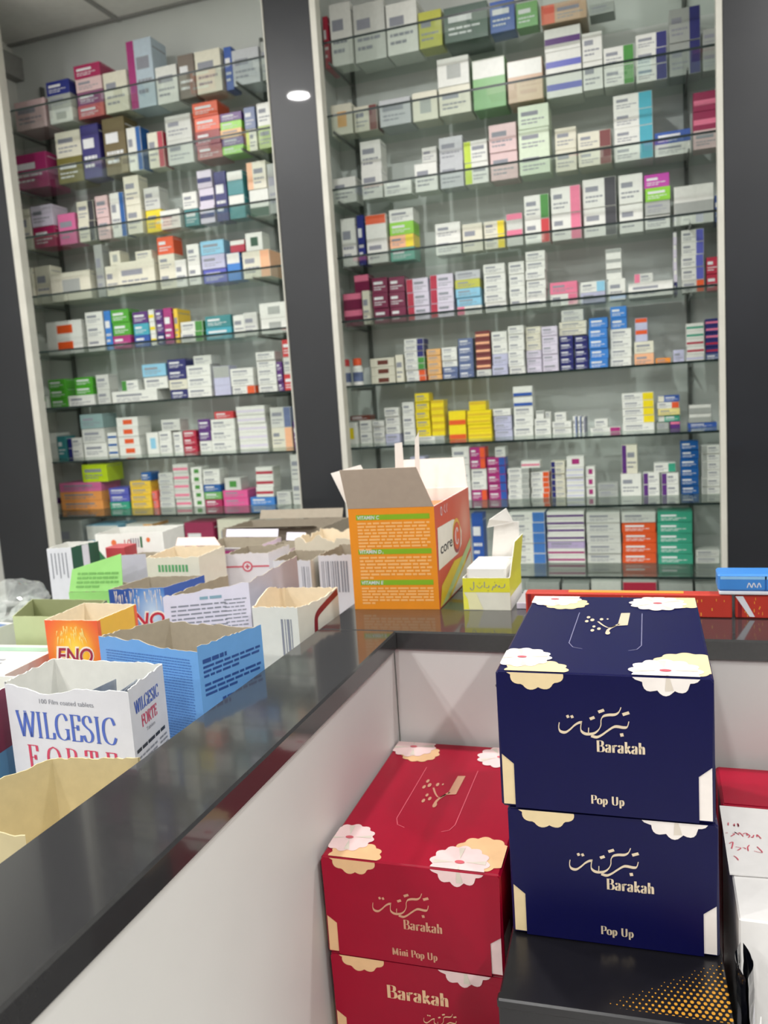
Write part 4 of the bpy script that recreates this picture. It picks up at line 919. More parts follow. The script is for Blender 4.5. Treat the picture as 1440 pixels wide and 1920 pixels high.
SMALL = [
('r',1,0.1662,3.2208,0.77,0.0828,0.076,0.0251,-0.42,'pale|t'),
('r',1,0.1667,3.2193,0.7957,0.0828,0.076,0.0251,0.49,'pale|t'),
('r',2,-0.6779,3.2047,1.03,0.0603,0.07,0.0417,-0.42,'magenta|Rorangered'),
('r',2,-0.6773,3.2061,1.0723,0.0603,0.07,0.0417,-0.46,'white'),
('r',2,-0.6773,3.2109,1.1146,0.0603,0.07,0.0417,-0.43,'white'),
('r',2,-0.6785,3.2062,1.1569,0.0603,0.07,0.0417,-0.2,'magenta|Rorangered'),
('r',2,-0.6786,3.2074,1.1991,0.0603,0.07,0.0417,-0.44,'magenta|Rorangered'),
('r',2,-0.6057,3.2156,1.03,0.0722,0.07,0.033,-0.08,'magenta|Rblue'),
('r',2,-0.6061,3.2139,1.0636,0.0722,0.07,0.033,0.09,'magenta|Rblue'),
('r',2,-0.6065,3.21,1.0973,0.0722,0.07,0.033,-0.56,'magenta|Rblue'),
('r',2,-0.608,3.2163,1.1309,0.0722,0.07,0.033,-0.02,'magenta|Rblue'),
('r',2,-0.6077,3.213,1.1646,0.0722,0.07,0.033,0.47,'magenta|Rblue'),
('r',2,-0.5893,3.2146,1.1982,0.0402,0.07,0.0386,-0.07,'pale|t'),
('r',2,-0.5233,3.212,1.03,0.0816,0.075,0.0195,-0.15,'white|Rgrey'),
('r',2,-0.5209,3.2119,1.0501,0.0816,0.075,0.0195,-0.3,'white|Rgrey'),
('r',2,-0.5231,3.213,1.0703,0.0816,0.075,0.0195,-0.32,'white|Rgrey'),
('r',2,-0.5233,3.2181,1.0904,0.0816,0.075,0.0195,-0.16,'white|Rgrey'),
('r',2,-0.521,3.2161,1.1105,0.0816,0.075,0.0195,-0.03,'white|Rgrey'),
('r',2,-0.5227,3.2161,1.1306,0.0816,0.075,0.0195,-0.25,'white|Rgrey'),
('r',2,-0.4732,3.2185,1.1508,0.0724,0.07,0.0268,-0.67,'white|Mpink'),
('r',2,-0.4417,3.2278,1.03,0.07,0.07,0.02,-0.51,'white|Rorange'),
('r',2,-0.4387,3.2289,1.0506,0.07,0.07,0.02,-0.23,'white|Rorange'),
('r',2,-0.4407,3.2319,1.0713,0.07,0.07,0.02,0.26,'white|Rorange'),
('r',2,-0.4411,3.2314,1.0919,0.07,0.07,0.02,0.53,'white|Rorange'),
('r',2,-0.4401,3.2338,1.1125,0.07,0.07,0.02,-0.59,'white|Rorange'),
('r',2,-0.3699,3.2286,1.03,0.0527,0.07,0.0231,-0.11,'cream|Lnavy'),
('r',2,-0.3699,3.2268,1.0537,0.0527,0.07,0.0231,0.59,'cream|Lnavy'),
('r',2,-0.3696,3.2252,1.0773,0.0527,0.07,0.0231,-0.49,'cream|Lnavy'),
('r',2,-0.3699,3.2296,1.101,0.0527,0.07,0.0231,-0.01,'cream|Lnavy'),
('r',2,-0.3692,3.2228,1.1247,0.0527,0.07,0.0231,-0.31,'cream|Lnavy'),
('r',2,-0.3699,3.2256,1.1484,0.0527,0.07,0.0231,-0.53,'cream|Lnavy'),
('r',2,-0.3048,3.2103,1.03,0.066,0.07,0.0192,-0.54,'white|Mlavender'),
('r',2,-0.3033,3.2093,1.0498,0.066,0.07,0.0192,0.01,'white|Mlavender'),
('r',2,-0.3043,3.2085,1.0696,0.066,0.07,0.0192,-0.22,'white|Mlavender'),
('r',2,-0.3045,3.2152,1.0895,0.066,0.07,0.0192,0.12,'white|Mlavender'),
('r',2,-0.3049,3.208,1.1093,0.066,0.07,0.0192,0.05,'white|Mlavender'),
('r',2,-0.3041,3.2108,1.1291,0.066,0.07,0.0192,0.15,'white|Mlavender'),
('r',2,-0.3024,3.2171,1.1489,0.0639,0.07,0.0403,-0.38,'white|Pmagenta'),
('r',2,-0.2484,3.2297,1.03,0.0335,0.07,0.0383,-0.33,'white|Pmagenta'),
('r',2,-0.2486,3.2256,1.0689,0.0335,0.07,0.0383,-0.49,'white|Pmagenta'),
('r',2,-0.2481,3.2297,1.1079,0.0335,0.07,0.0383,-0.22,'white|Pmagenta'),
('r',2,-0.1826,3.208,1.03,0.0723,0.07,0.0261,-0.31,'grey|t'),
('r',2,-0.1826,3.2108,1.0567,0.0723,0.07,0.0261,0.09,'grey|t'),
('r',2,-0.0265,3.2078,1.03,0.0567,0.07,0.0427,-0.1,'white|Lpurple'),
('r',2,-0.0265,3.2131,1.0733,0.0567,0.07,0.0427,0.07,'white|Lpurple'),
('r',2,0.04,3.2093,1.03,0.0596,0.07,0.0415,0.31,'white|Lpurple'),
('r',2,0.0397,3.2076,1.0721,0.0596,0.07,0.0415,0.38,'white|Lpurple'),
('r',2,0.0222,3.2167,1.1165,0.0767,0.07,0.0335,0.46,'white|Rteal'),
('r',2,0.1088,3.2314,1.03,0.0623,0.07,0.0323,-0.14,'blue2|t'),
('r',2,0.1077,3.2263,1.0629,0.0623,0.07,0.0323,-0.28,'blue2|t'),
('r',2,0.1088,3.2254,1.0959,0.0623,0.07,0.0323,0.32,'blue2|t'),
('r',2,0.108,3.2253,1.1288,0.0623,0.07,0.0323,-0.44,'blue2|t'),
('r',2,0.1103,3.2325,1.1618,0.0623,0.07,0.0323,0.13,'blue2|t'),
('r',2,0.1089,3.2278,1.1947,0.0623,0.07,0.0323,-0.2,'blue2|t'),
('r',2,0.1804,3.2156,1.03,0.0613,0.07,0.0295,0.27,'white|Lgrey'),
('r',2,0.1803,3.2104,1.0601,0.0613,0.07,0.0295,0.25,'white|Lgrey'),
('r',2,0.1818,3.2154,1.0902,0.0613,0.07,0.0295,-0.46,'white|Lgrey'),
('r',2,0.1817,3.2127,1.1203,0.0613,0.07,0.0295,-0.08,'white|Lgrey'),
('r',2,0.1813,3.2165,1.1505,0.0613,0.07,0.0295,0.04,'white|Lgrey'),
('r',2,0.1812,3.2099,1.1806,0.0613,0.07,0.0295,0.38,'white|Lgrey'),
('r',3,-1.1483,3.2322,1.276,0.0515,0.07,0.0478,-0.02,'white|t'),
('r',3,-1.1476,3.2307,1.3244,0.0515,0.07,0.0478,-0.34,'white|t'),
('r',3,-1.1697,3.2312,1.3728,0.0869,0.07,0.0203,0.12,'brown'),
('r',3,-1.0899,3.2309,1.276,0.051,0.07,0.0223,-0.31,'white|t'),
('r',3,-1.0899,3.2269,1.2989,0.051,0.07,0.0223,0.58,'white|t'),
('r',3,-1.0895,3.2317,1.3217,0.051,0.07,0.0223,0.14,'white|t'),
('r',3,-1.0899,3.2261,1.3446,0.051,0.07,0.0223,0.4,'white|t'),
('r',3,-1.0272,3.2123,1.276,0.0594,0.07,0.0349,-0.48,'lavender|t'),
('r',3,-1.0245,3.2125,1.3115,0.0594,0.07,0.0349,0.36,'white|t'),
('r',3,-1.0254,3.2178,1.347,0.0594,0.07,0.0349,0.15,'white|t'),
('r',3,-1.026,3.211,1.3825,0.0594,0.07,0.0349,0.01,'white|t'),
('r',3,-0.9592,3.2286,1.276,0.0496,0.07,0.0525,-0.13,'white|t'),
('r',3,-0.9594,3.2273,1.3291,0.0496,0.07,0.0525,-0.23,'white|t'),
('r',3,-0.9593,3.2309,1.3822,0.0496,0.07,0.0525,0.24,'white|t'),
('r',3,-0.872,3.2248,1.276,0.1156,0.106,0.0169,0.63,'white|Rgrey'),
('r',3,-0.8967,3.2243,1.2935,0.0579,0.07,0.0342,0.04,'yellow|t'),
('r',3,-0.8978,3.2237,1.3283,0.0579,0.07,0.0342,0.22,'yellow|t'),
('r',3,-0.8982,3.2196,1.3632,0.0579,0.07,0.0342,-0.5,'yellow|t'),
('r',3,-0.8975,3.225,1.398,0.0579,0.07,0.0342,0.26,'yellow|t'),
('r',3,-0.8964,3.2211,1.4328,0.0579,0.07,0.0342,0.26,'yellow|t'),
('r',3,-0.8367,3.225,1.2935,0.0528,0.07,0.028,0.2,'yellow|Tgold'),
('r',3,-0.836,3.2261,1.322,0.0528,0.07,0.028,0.23,'yellow|Tgold'),
('r',3,-0.8361,3.2249,1.3506,0.0528,0.07,0.028,0.13,'yellow|Tgold'),
('r',3,-0.8366,3.2231,1.3791,0.0528,0.07,0.028,0.48,'yellow|Tgold'),
('r',3,-0.8366,3.2267,1.4077,0.0528,0.07,0.028,0.05,'yellow|Tgold'),
('r',3,-0.6656,3.212,1.276,0.0938,0.086,0.0269,-0.47,'yellow|Mgold'),
('r',3,-0.6659,3.2146,1.3035,0.0938,0.086,0.0269,-0.15,'yellow|Mgold'),
('r',3,-0.6668,3.2114,1.331,0.0938,0.086,0.0269,-0.28,'yellow|Mgold'),
('r',3,-0.6649,3.2103,1.3585,0.0938,0.086,0.0269,0.16,'yellow|Mgold'),
('r',3,-0.6703,3.2127,1.3861,0.066,0.07,0.0351,-0.87,'yellow|Tgold'),
('r',3,-0.575,3.2336,1.276,0.069,0.07,0.0271,0.27,'lavender|t'),
('r',3,-0.5763,3.2308,1.3037,0.069,0.07,0.0271,0.49,'lavender|t'),
('r',3,-0.5768,3.2314,1.3315,0.069,0.07,0.0271,0.56,'lavender|t'),
('r',3,-0.5777,3.2275,1.3592,0.069,0.07,0.0271,0.08,'white|t'),
('r',3,-0.4949,3.2221,1.276,0.074,0.07,0.0378,0.11,'white|t'),
('r',3,-0.4934,3.2264,1.3144,0.074,0.07,0.0378,-0.53,'white|t'),
('r',3,-0.4931,3.2282,1.3528,0.074,0.07,0.0378,-0.22,'white|t'),
('r',3,-0.4933,3.228,1.3912,0.074,0.07,0.0378,-0.33,'white|Bblue'),
('r',3,-0.4929,3.2244,1.4296,0.074,0.07,0.0378,-0.48,'white|Bblue'),
('r',3,-0.4216,3.2285,1.276,0.062,0.07,0.0309,-0.49,'white|t'),
('r',3,-0.4216,3.2321,1.3075,0.062,0.07,0.0309,-0.47,'white|t'),
('r',3,-0.4311,3.2351,1.339,0.0304,0.07,0.0306,0.63,'white|Tgrey'),
('r',3,-0.4004,3.2349,1.339,0.0216,0.07,0.0247,0.85,'pale'),
('r',3,-0.3479,3.2305,1.276,0.072,0.07,0.0238,0.56,'white|t'),
('r',3,-0.3485,3.2263,1.3004,0.072,0.07,0.0238,-0.52,'white|t'),
('r',3,-0.3528,3.2304,1.3248,0.0419,0.07,0.0341,-0.08,'white'),
('r',3,-0.2986,3.2171,1.276,0.0137,0.11,0.0657,-0.83,'white|Rblue'),
('r',3,-0.2817,3.217,1.276,0.0112,0.11,0.0648,-0.25,'white|Rblue'),
('r',3,-0.2662,3.2128,1.276,0.0111,0.11,0.0619,-0.25,'white|Rnavy'),
('r',3,-0.1865,3.2115,1.276,0.1086,0.1,0.0173,0.93,'white|Rmagenta'),
('r',3,-0.2012,3.2101,1.2939,0.0465,0.07,0.0323,0.52,'white'),
('r',3,-0.0675,3.2065,1.276,0.1113,0.102,0.0273,-0.03,'white'),
('r',3,-0.0664,3.2129,1.3039,0.1113,0.102,0.0273,-0.14,'white|Ryellow'),
('r',3,-0.0672,3.2111,1.3319,0.1113,0.102,0.0273,0.35,'white|Ryellow'),
('r',3,-0.0676,3.2083,1.3598,0.1113,0.102,0.0273,0.42,'white|Ryellow'),
('r',3,-0.0684,3.2089,1.3877,0.1113,0.102,0.0273,-0.31,'white|Ryellow'),
('r',3,0.0177,3.2118,1.276,0.0407,0.07,0.0243,-0.46,'grey|t'),
('r',3,0.0609,3.2223,1.276,0.0347,0.07,0.0258,0.97,'purple|Tpink'),
('r',3,0.0394,3.2279,1.3024,0.0756,0.07,0.0235,-0.49,'teal|Lpale'),
('r',3,0.0406,3.2205,1.3266,0.0756,0.07,0.0235,0.32,'yellowpale|t'),
('r',3,0.0382,3.2225,1.3507,0.0756,0.07,0.0235,-0.05,'white|Rorangered'),
('r',3,0.0397,3.2209,1.3749,0.0756,0.07,0.0235,-0.34,'blue|Lcream'),
('r',3,0.1538,3.2076,1.276,0.0975,0.09,0.0169,-0.06,'blue|t'),
('r',3,0.1463,3.2083,1.2935,0.0757,0.07,0.0324,0.55,'grey|Twhite'),
('r',3,0.1468,3.2101,1.3265,0.0757,0.07,0.0324,-0.54,'grey|Twhite'),
('r',4,-0.9135,3.2186,1.513,0.0796,0.074,0.0238,-0.42,'white|Rorange'),
('r',4,-0.9147,3.2192,1.5374,0.0796,0.074,0.0238,0.59,'white|Rorange'),
('r',4,-0.9151,3.2136,1.5618,0.0796,0.074,0.0238,-0.04,'white|Rgreen'),
('r',4,-0.9143,3.2124,1.5862,0.0796,0.074,0.0238,-0.4,'white|Rgreen'),
('r',4,-0.916,3.2145,1.6106,0.0796,0.074,0.0238,0.48,'white|Rnavy'),
('r',4,-0.9153,3.2116,1.635,0.0796,0.074,0.0238,0.39,'white|Rnavy'),
('r',4,-0.914,3.2125,1.6594,0.0796,0.074,0.0238,-0.32,'white|Rnavy'),
('r',4,-0.8384,3.2311,1.513,0.0567,0.07,0.0244,-0.56,'tan|t'),
('r',4,-0.839,3.2271,1.538,0.0567,0.07,0.0244,-0.28,'tan|t'),
('r',4,-0.8386,3.2266,1.563,0.0567,0.07,0.0244,0.33,'tan|t'),
('r',4,-0.839,3.2278,1.588,0.0567,0.07,0.0244,0.57,'tan|t'),
('r',4,-0.8386,3.2244,1.613,0.0567,0.07,0.0244,-0.47,'tan|t'),
('r',4,-0.7737,3.2185,1.513,0.0603,0.07,0.0246,-0.03,'bluegrey|t'),
('r',4,-0.7719,3.2175,1.5382,0.0603,0.07,0.0246,0.08,'bluegrey|t'),
('r',4,-0.7735,3.2214,1.5634,0.0603,0.07,0.0246,-0.44,'white'),
('r',4,-0.7728,3.2156,1.5885,0.0603,0.07,0.0246,0.33,'white'),
('r',4,-0.7735,3.2204,1.6137,0.0603,0.07,0.0246,0.35,'white'),
('r',4,-0.7074,3.2156,1.513,0.0573,0.07,0.0305,-0.55,'bluegrey|t'),
('r',4,-0.7071,3.2143,1.5441,0.0573,0.07,0.0305,-0.57,'bluegrey|t'),
('r',4,-0.7072,3.2152,1.5751,0.0573,0.07,0.0305,0.19,'bluegrey|t'),
('r',4,-0.7067,3.2145,1.6062,0.0573,0.07,0.0305,0.04,'bluegrey|t'),
('r',4,-0.7068,3.2191,1.6372,0.0573,0.07,0.0305,0.54,'bluegrey|t'),
('r',4,-0.6382,3.218,1.513,0.0565,0.07,0.029,-0.4,'pale'),
('r',4,-0.6382,3.2162,1.5426,0.0565,0.07,0.029,-0.06,'brownred|Mpeach'),
('r',4,-0.6384,3.2198,1.5723,0.0565,0.07,0.029,-0.13,'brownred|Mpeach'),
('r',4,-0.6382,3.2179,1.6019,0.0565,0.07,0.029,0.06,'brownred|Mpeach'),
('r',4,-0.6383,3.2167,1.6316,0.0565,0.07,0.029,-0.18,'brownred|Mpeach'),
('r',4,-0.6386,3.2201,1.6612,0.0565,0.07,0.029,-0.35,'brownred|Mpeach'),
('r',4,-0.5753,3.2216,1.513,0.0599,0.07,0.0419,-0.19,'lavender|t'),
('r',4,-0.5728,3.223,1.5555,0.0599,0.07,0.0419,-0.27,'lavender|t'),
('r',4,-0.573,3.223,1.5981,0.0599,0.07,0.0419,0.4,'white|t'),
('r',4,-0.5741,3.2259,1.6406,0.0599,0.07,0.0419,-0.31,'white|t'),
('r',4,-0.5066,3.2089,1.513,0.0591,0.07,0.0301,0.48,'white|t'),
('r',4,-0.5088,3.2058,1.5437,0.0591,0.07,0.0301,0.29,'white|t'),
('r',4,-0.5089,3.2057,1.5745,0.0591,0.07,0.0301,0.39,'white|t'),
('r',4,-0.5064,3.2057,1.6052,0.0591,0.07,0.0301,0.11,'white|t'),
('r',4,-0.5071,3.2103,1.6359,0.0591,0.07,0.0301,0.13,'white|t'),
('r',4,-0.5064,3.2063,1.6667,0.0591,0.07,0.0301,-0.52,'white|t'),
('r',4,-0.4433,3.2281,1.513,0.0563,0.07,0.0288,-0.52,'lilacpale|t'),
('r',4,-0.4435,3.2326,1.5424,0.0563,0.07,0.0288,0.47,'lilacpale|t'),
('r',4,-0.4433,3.228,1.5719,0.0563,0.07,0.0288,0.17,'lilacpale|t'),
('r',4,-0.4432,3.2284,1.6013,0.0563,0.07,0.0288,0.31,'cream|t'),
('r',4,-0.4436,3.2298,1.6308,0.0563,0.07,0.0288,-0.6,'cream|t'),
('r',4,-0.4432,3.2315,1.6602,0.0563,0.07,0.0288,0.48,'cream|t'),
('r',4,-0.3802,3.2058,1.513,0.0576,0.07,0.0336,-0.34,'lilacpale|t'),
('r',4,-0.3804,3.2121,1.5472,0.0576,0.07,0.0336,-0.35,'lilacpale|t'),
('r',4,-0.3805,3.2074,1.5814,0.0576,0.07,0.0336,-0.51,'lilacpale|t'),
('r',4,-0.3802,3.2095,1.6156,0.0576,0.07,0.0336,0.18,'lilacpale|t'),
('r',4,-0.3804,3.2057,1.6498,0.0576,0.07,0.0336,-0.01,'lilacpale|t'),
('r',4,-0.3211,3.2256,1.513,0.0491,0.07,0.0259,0.09,'navy|t'),
('r',4,-0.3209,3.2232,1.5395,0.0491,0.07,0.0259,-0.28,'navy|t'),
('r',4,-0.3212,3.2263,1.5659,0.0491,0.07,0.0259,0.48,'navy|t'),
('r',4,-0.3212,3.2273,1.5924,0.0491,0.07,0.0259,-0.1,'navy|t'),
('r',4,-0.321,3.2287,1.6189,0.0491,0.07,0.0259,-0.25,'navy|t'),
('r',4,-0.2666,3.2264,1.513,0.0485,0.07,0.0249,-0.17,'navy|t'),
('r',4,-0.2659,3.2264,1.5385,0.0485,0.07,0.0249,0.16,'navy|t'),
('r',4,-0.2661,3.2319,1.564,0.0485,0.07,0.0249,-0.46,'navy|t'),
('r',4,-0.266,3.227,1.5895,0.0485,0.07,0.0249,-0.48,'navy|t'),
('r',4,-0.2661,3.231,1.6151,0.0485,0.07,0.0249,0.1,'navy|t'),
('r',4,-0.2953,3.2318,1.6453,0.0997,0.07,0.0247,-0.14,'cream|t'),
('r',4,-0.2948,3.2298,1.6706,0.0997,0.07,0.0247,-0.29,'cream|t'),
('r',4,-0.2955,3.2286,1.696,0.08,0.07,0.0209,-0.48,'pale|t'),
('r',4,-0.2958,3.2317,1.7175,0.08,0.07,0.0209,-0.11,'pale|t'),
('r',4,-0.2033,3.2068,1.513,0.0651,0.07,0.0366,-0.38,'blue3|t'),
('r',4,-0.2011,3.2116,1.5502,0.0651,0.07,0.0366,0.01,'blue3|t'),
('r',4,-0.2028,3.2062,1.5875,0.0651,0.07,0.0366,-0.57,'blue3|t'),
('r',4,-0.2029,3.2053,1.6247,0.0651,0.07,0.0366,0.01,'blue3|t'),
('r',4,-0.2006,3.2082,1.6619,0.0651,0.07,0.0366,-0.48,'blue3|t'),
('r',4,-0.1245,3.2272,1.513,0.0736,0.07,0.0345,-0.5,'white|t'),
('r',4,-0.1231,3.2264,1.5481,0.0736,0.07,0.0345,-0.27,'white|t'),
('r',4,-0.1221,3.2263,1.5832,0.0736,0.07,0.0345,-0.35,'white|t'),
('r',4,-0.1223,3.226,1.6183,0.0736,0.07,0.0345,0.16,'white|t'),
('r',4,-0.1288,3.2275,1.6534,0.0565,0.07,0.04,0.37,'blue3|t'),
('r',4,-0.1291,3.226,1.694,0.0565,0.07,0.04,-0.54,'blue3|t'),
('r',4,-0.042,3.2165,1.513,0.0668,0.07,0.043,-0.07,'peach'),
('r',4,-0.042,3.2174,1.5566,0.0668,0.07,0.043,0.0,'cream|t'),
('r',4,-0.0498,3.2207,1.6002,0.0425,0.07,0.0418,-0.29,'lavender|Torange'),
('r',4,-0.0497,3.2209,1.6426,0.0425,0.07,0.0418,0.13,'lavender|Torange'),
('r',4,0.0236,3.2195,1.513,0.0512,0.07,0.0217,0.39,'orange2'),
('r',4,0.0775,3.205,1.513,0.036,0.07,0.0461,1.0,'lavender'),
('r',4,0.1319,3.2058,1.513,0.0589,0.07,0.0267,-0.06,'white|Mlavender'),
('r',4,0.1344,3.2064,1.5403,0.0589,0.07,0.0267,0.24,'white|Mcrimson'),
('r',4,0.1331,3.2071,1.5676,0.0589,0.07,0.0267,-0.17,'white|Mcrimson'),
('r',4,0.1335,3.2061,1.5948,0.0589,0.07,0.0267,0.32,'white|Mteal'),
('r',4,0.1333,3.2102,1.6221,0.0589,0.07,0.0267,-0.01,'white|Mteal'),
('r',4,0.1917,3.2157,1.513,0.0457,0.07,0.024,-0.26,'bluegrey'),
('r',4,0.1912,3.2154,1.5376,0.0457,0.07,0.024,-0.44,'navy|Mcrimson'),
('r',4,0.1913,3.2117,1.5623,0.0457,0.07,0.024,0.57,'navy|Mcrimson'),
('r',4,0.1911,3.2136,1.5869,0.0457,0.07,0.024,0.31,'navy|Mpink'),
('r',4,0.1915,3.2084,1.6116,0.0457,0.07,0.024,0.53,'navy|Mpink'),
('r',4,0.1912,3.2152,1.6362,0.0457,0.07,0.024,0.19,'navy|Mpink'),
('r',5,-0.6836,3.2193,1.757,0.0963,0.089,0.0326,0.14,'white|Lpink'),
('r',5,-0.6836,3.2204,1.7902,0.0963,0.089,0.0326,-0.36,'lightblue|t'),
('r',5,-0.6852,3.2133,1.8235,0.0963,0.089,0.0326,-0.16,'lightblue|t'),
('r',5,-0.6855,3.2125,1.8567,0.0963,0.089,0.0326,-0.09,'yellowgreen'),
('r',5,-0.6838,3.2156,1.89,0.0963,0.089,0.0326,-0.4,'silver'),
('r',5,-0.5802,3.2221,1.757,0.082,0.076,0.0355,-0.34,'white|t'),
('r',5,-0.582,3.2199,1.7931,0.082,0.076,0.0355,-0.57,'white|t'),
('r',5,-0.581,3.2221,1.8293,0.082,0.076,0.0355,0.43,'white|t'),
('r',5,-0.5808,3.2236,1.8654,0.082,0.076,0.0355,0.5,'white|t'),
('r',5,-0.5818,3.2219,1.9015,0.082,0.076,0.0355,0.19,'white|t'),
('r',5,-0.4959,3.2262,1.757,0.0584,0.07,0.0442,-0.37,'white|t'),
('r',5,-0.4977,3.2281,1.8018,0.0584,0.07,0.0442,0.32,'white|t'),
('r',5,-0.497,3.2293,1.8465,0.0584,0.07,0.0442,-0.16,'white|t'),
('r',5,-0.4968,3.2255,1.8913,0.0584,0.07,0.0442,-0.43,'white|t'),
('r',5,-0.4245,3.2078,1.757,0.0713,0.07,0.034,-0.09,'white|t'),
('r',5,-0.4246,3.211,1.7916,0.0713,0.07,0.034,0.55,'white|t'),
('r',5,-0.4231,3.214,1.8262,0.0713,0.07,0.034,-0.5,'white|t'),
('r',5,-0.4246,3.2071,1.8608,0.0713,0.07,0.034,0.12,'white|t'),
('r',5,-0.4227,3.213,1.8953,0.0713,0.07,0.034,-0.06,'white|t'),
('r',5,-0.4222,3.2109,1.9299,0.0713,0.07,0.034,-0.4,'white|t'),
('r',5,-0.2181,3.2274,1.757,0.0877,0.081,0.0379,-0.34,'lavender'),
('r',5,-0.2177,3.2279,1.7955,0.0877,0.081,0.0379,-0.49,'white|Rlightblue'),
('r',5,-0.1407,3.2329,1.8344,0.0541,0.07,0.0356,-0.23,'white|Tgrey'),
('r',5,-0.1408,3.2276,1.8706,0.0541,0.07,0.0356,0.02,'white|Tgrey'),
('r',5,-0.1413,3.2318,1.9068,0.0541,0.07,0.0356,0.5,'white|Tgrey'),
('r',5,-0.0378,3.2104,1.8086,0.0641,0.07,0.032,-0.7,'pale|Lpink'),
('r',5,0.0714,3.2303,1.757,0.0113,0.11,0.0428,-0.51,'navy'),
('r',5,0.0717,3.2286,1.8004,0.0113,0.11,0.0428,-0.25,'lilacpale|Twhite'),
('r',5,0.0713,3.2291,1.8438,0.0113,0.11,0.0428,0.52,'lilacpale|Twhite'),
('r',5,0.0714,3.2275,1.8872,0.0113,0.11,0.0428,-0.19,'lilacpale|Twhite'),
('r',5,0.072,3.2274,1.9306,0.0113,0.11,0.0428,-0.19,'lilacpale|Twhite'),
('r',5,0.1295,3.2099,1.757,0.0741,0.07,0.0428,-0.48,'pale|Rorange'),
('r',5,0.129,3.2117,1.8004,0.0741,0.07,0.0428,-0.06,'white|Rbluevio'),
('r',5,0.1282,3.208,1.8438,0.0741,0.07,0.0428,-0.26,'white|Rbluevio'),
('r',5,0.13,3.2102,1.8872,0.0741,0.07,0.0428,-0.18,'white|Rbluevio'),
('r',5,0.1302,3.2107,1.9306,0.0741,0.07,0.0428,-0.06,'white|Rbluevio'),
('r',5,0.195,3.2171,1.757,0.0399,0.07,0.0572,-0.11,'crimson'),
('r',5,0.1948,3.2132,1.8148,0.0399,0.07,0.0572,-0.07,'crimson'),
('r',6,0.2136,3.229,1.992,0.0168,0.11,0.0891,-0.46,'blue'),
('r',7,-0.8107,3.2223,2.3421,0.0567,0.07,0.0551,-0.08,'pale|t'),
('r',9,-0.1583,3.2299,2.75,0.0864,0.08,0.0344,-0.5,'grey'),
('l',2,-2.7894,3.2186,1.03,0.0666,0.07,0.027,0.37,'white'),
('l',2,-2.7899,3.2151,1.0576,0.0666,0.07,0.027,-0.04,'purple'),
('l',2,-2.3852,3.2234,1.03,0.106,0.097,0.0319,-0.31,'teal|t'),
('l',2,-2.384,3.2268,1.0625,0.106,0.097,0.0319,0.21,'bluevio|t'),
('l',2,-2.3846,3.2255,1.095,0.106,0.097,0.0319,-0.42,'bluevio|t'),
('l',2,-2.23,3.2284,1.156,0.0519,0.07,0.0375,-0.91,'blue2'),
('l',2,-2.1906,3.2274,1.03,0.0261,0.11,0.038,0.2,'coral'),
('l',2,-2.1913,3.2233,1.0686,0.0261,0.11,0.038,0.4,'coral'),
('l',2,-2.1277,3.2241,1.03,0.0762,0.071,0.0257,-0.52,'pale|t'),
('l',2,-2.1278,3.2258,1.0563,0.0762,0.071,0.0257,0.47,'pale|t'),
('l',2,-2.1266,3.2285,1.0827,0.0762,0.071,0.0257,-0.44,'pale|t'),
('l',2,-2.1254,3.2261,1.109,0.0762,0.071,0.0257,0.46,'pale|t'),
('l',2,-2.1256,3.2248,1.1354,0.0762,0.071,0.0257,0.51,'pale|t'),
('l',2,-2.1253,3.228,1.1617,0.0762,0.071,0.0257,-0.51,'pale|t'),
('l',2,-2.0394,3.22,1.03,0.0777,0.072,0.0386,0.22,'pale|Mpink'),
('l',2,-2.0405,3.2155,1.0692,0.0777,0.072,0.0386,-0.39,'pale|Mpink'),
('l',2,-2.0399,3.2157,1.1083,0.0777,0.072,0.0386,-0.28,'pale|Mpink'),
('l',2,-2.0384,3.2175,1.1475,0.0777,0.072,0.0386,0.3,'pale|Mpink'),
('l',2,-2.0408,3.2198,1.1867,0.0777,0.072,0.0386,-0.49,'pale|Mpink'),
('l',2,-1.9639,3.2268,1.03,0.0549,0.07,0.0351,0.3,'white|Pgreen'),
('l',2,-1.9636,3.2247,1.0657,0.0549,0.07,0.0351,0.27,'white|Pgreen'),
('l',2,-1.9637,3.2225,1.1014,0.0549,0.07,0.0351,-0.34,'white|Pgreen'),
('l',2,-1.964,3.2212,1.1372,0.0549,0.07,0.0351,0.54,'white|Pgreen'),
('l',2,-1.9633,3.2237,1.1729,0.0549,0.07,0.0351,-0.11,'white|Pgreen'),
('l',2,-1.8838,3.2147,1.03,0.0837,0.077,0.0326,-0.4,'crimson3'),
('l',2,-1.8829,3.2111,1.0632,0.0837,0.077,0.0326,-0.05,'green2'),
('l',2,-1.8843,3.2136,1.0965,0.0837,0.077,0.0326,-0.24,'blue2'),
('l',2,-1.8843,3.2148,1.1297,0.0837,0.077,0.0326,-0.01,'white|t'),
('l',2,-1.8844,3.2183,1.1629,0.0837,0.077,0.0326,-0.07,'white|t'),
('l',2,-1.5431,3.2257,1.03,0.0662,0.07,0.0277,-0.26,'pale|t'),
('l',2,-1.5429,3.2255,1.0583,0.0662,0.07,0.0277,0.25,'pale|t'),
('l',3,-2.3856,3.2231,1.276,0.05,0.07,0.0356,0.06,'white|Mblue2'),
('l',3,-2.3855,3.2217,1.3122,0.05,0.07,0.0356,-0.46,'white|Mblue2'),
('l',3,-2.3859,3.223,1.3484,0.05,0.07,0.0356,-0.18,'white|Mblue2'),
('l',3,-2.1026,3.2175,1.276,0.0614,0.07,0.0502,-0.32,'white'),
('l',3,-2.1026,3.22,1.3268,0.0614,0.07,0.0502,0.49,'white'),
('l',3,-2.0422,3.2276,1.276,0.0443,0.07,0.0463,0.18,'white'),
('l',3,-2.0421,3.2269,1.3229,0.0443,0.07,0.0463,-0.28,'white'),
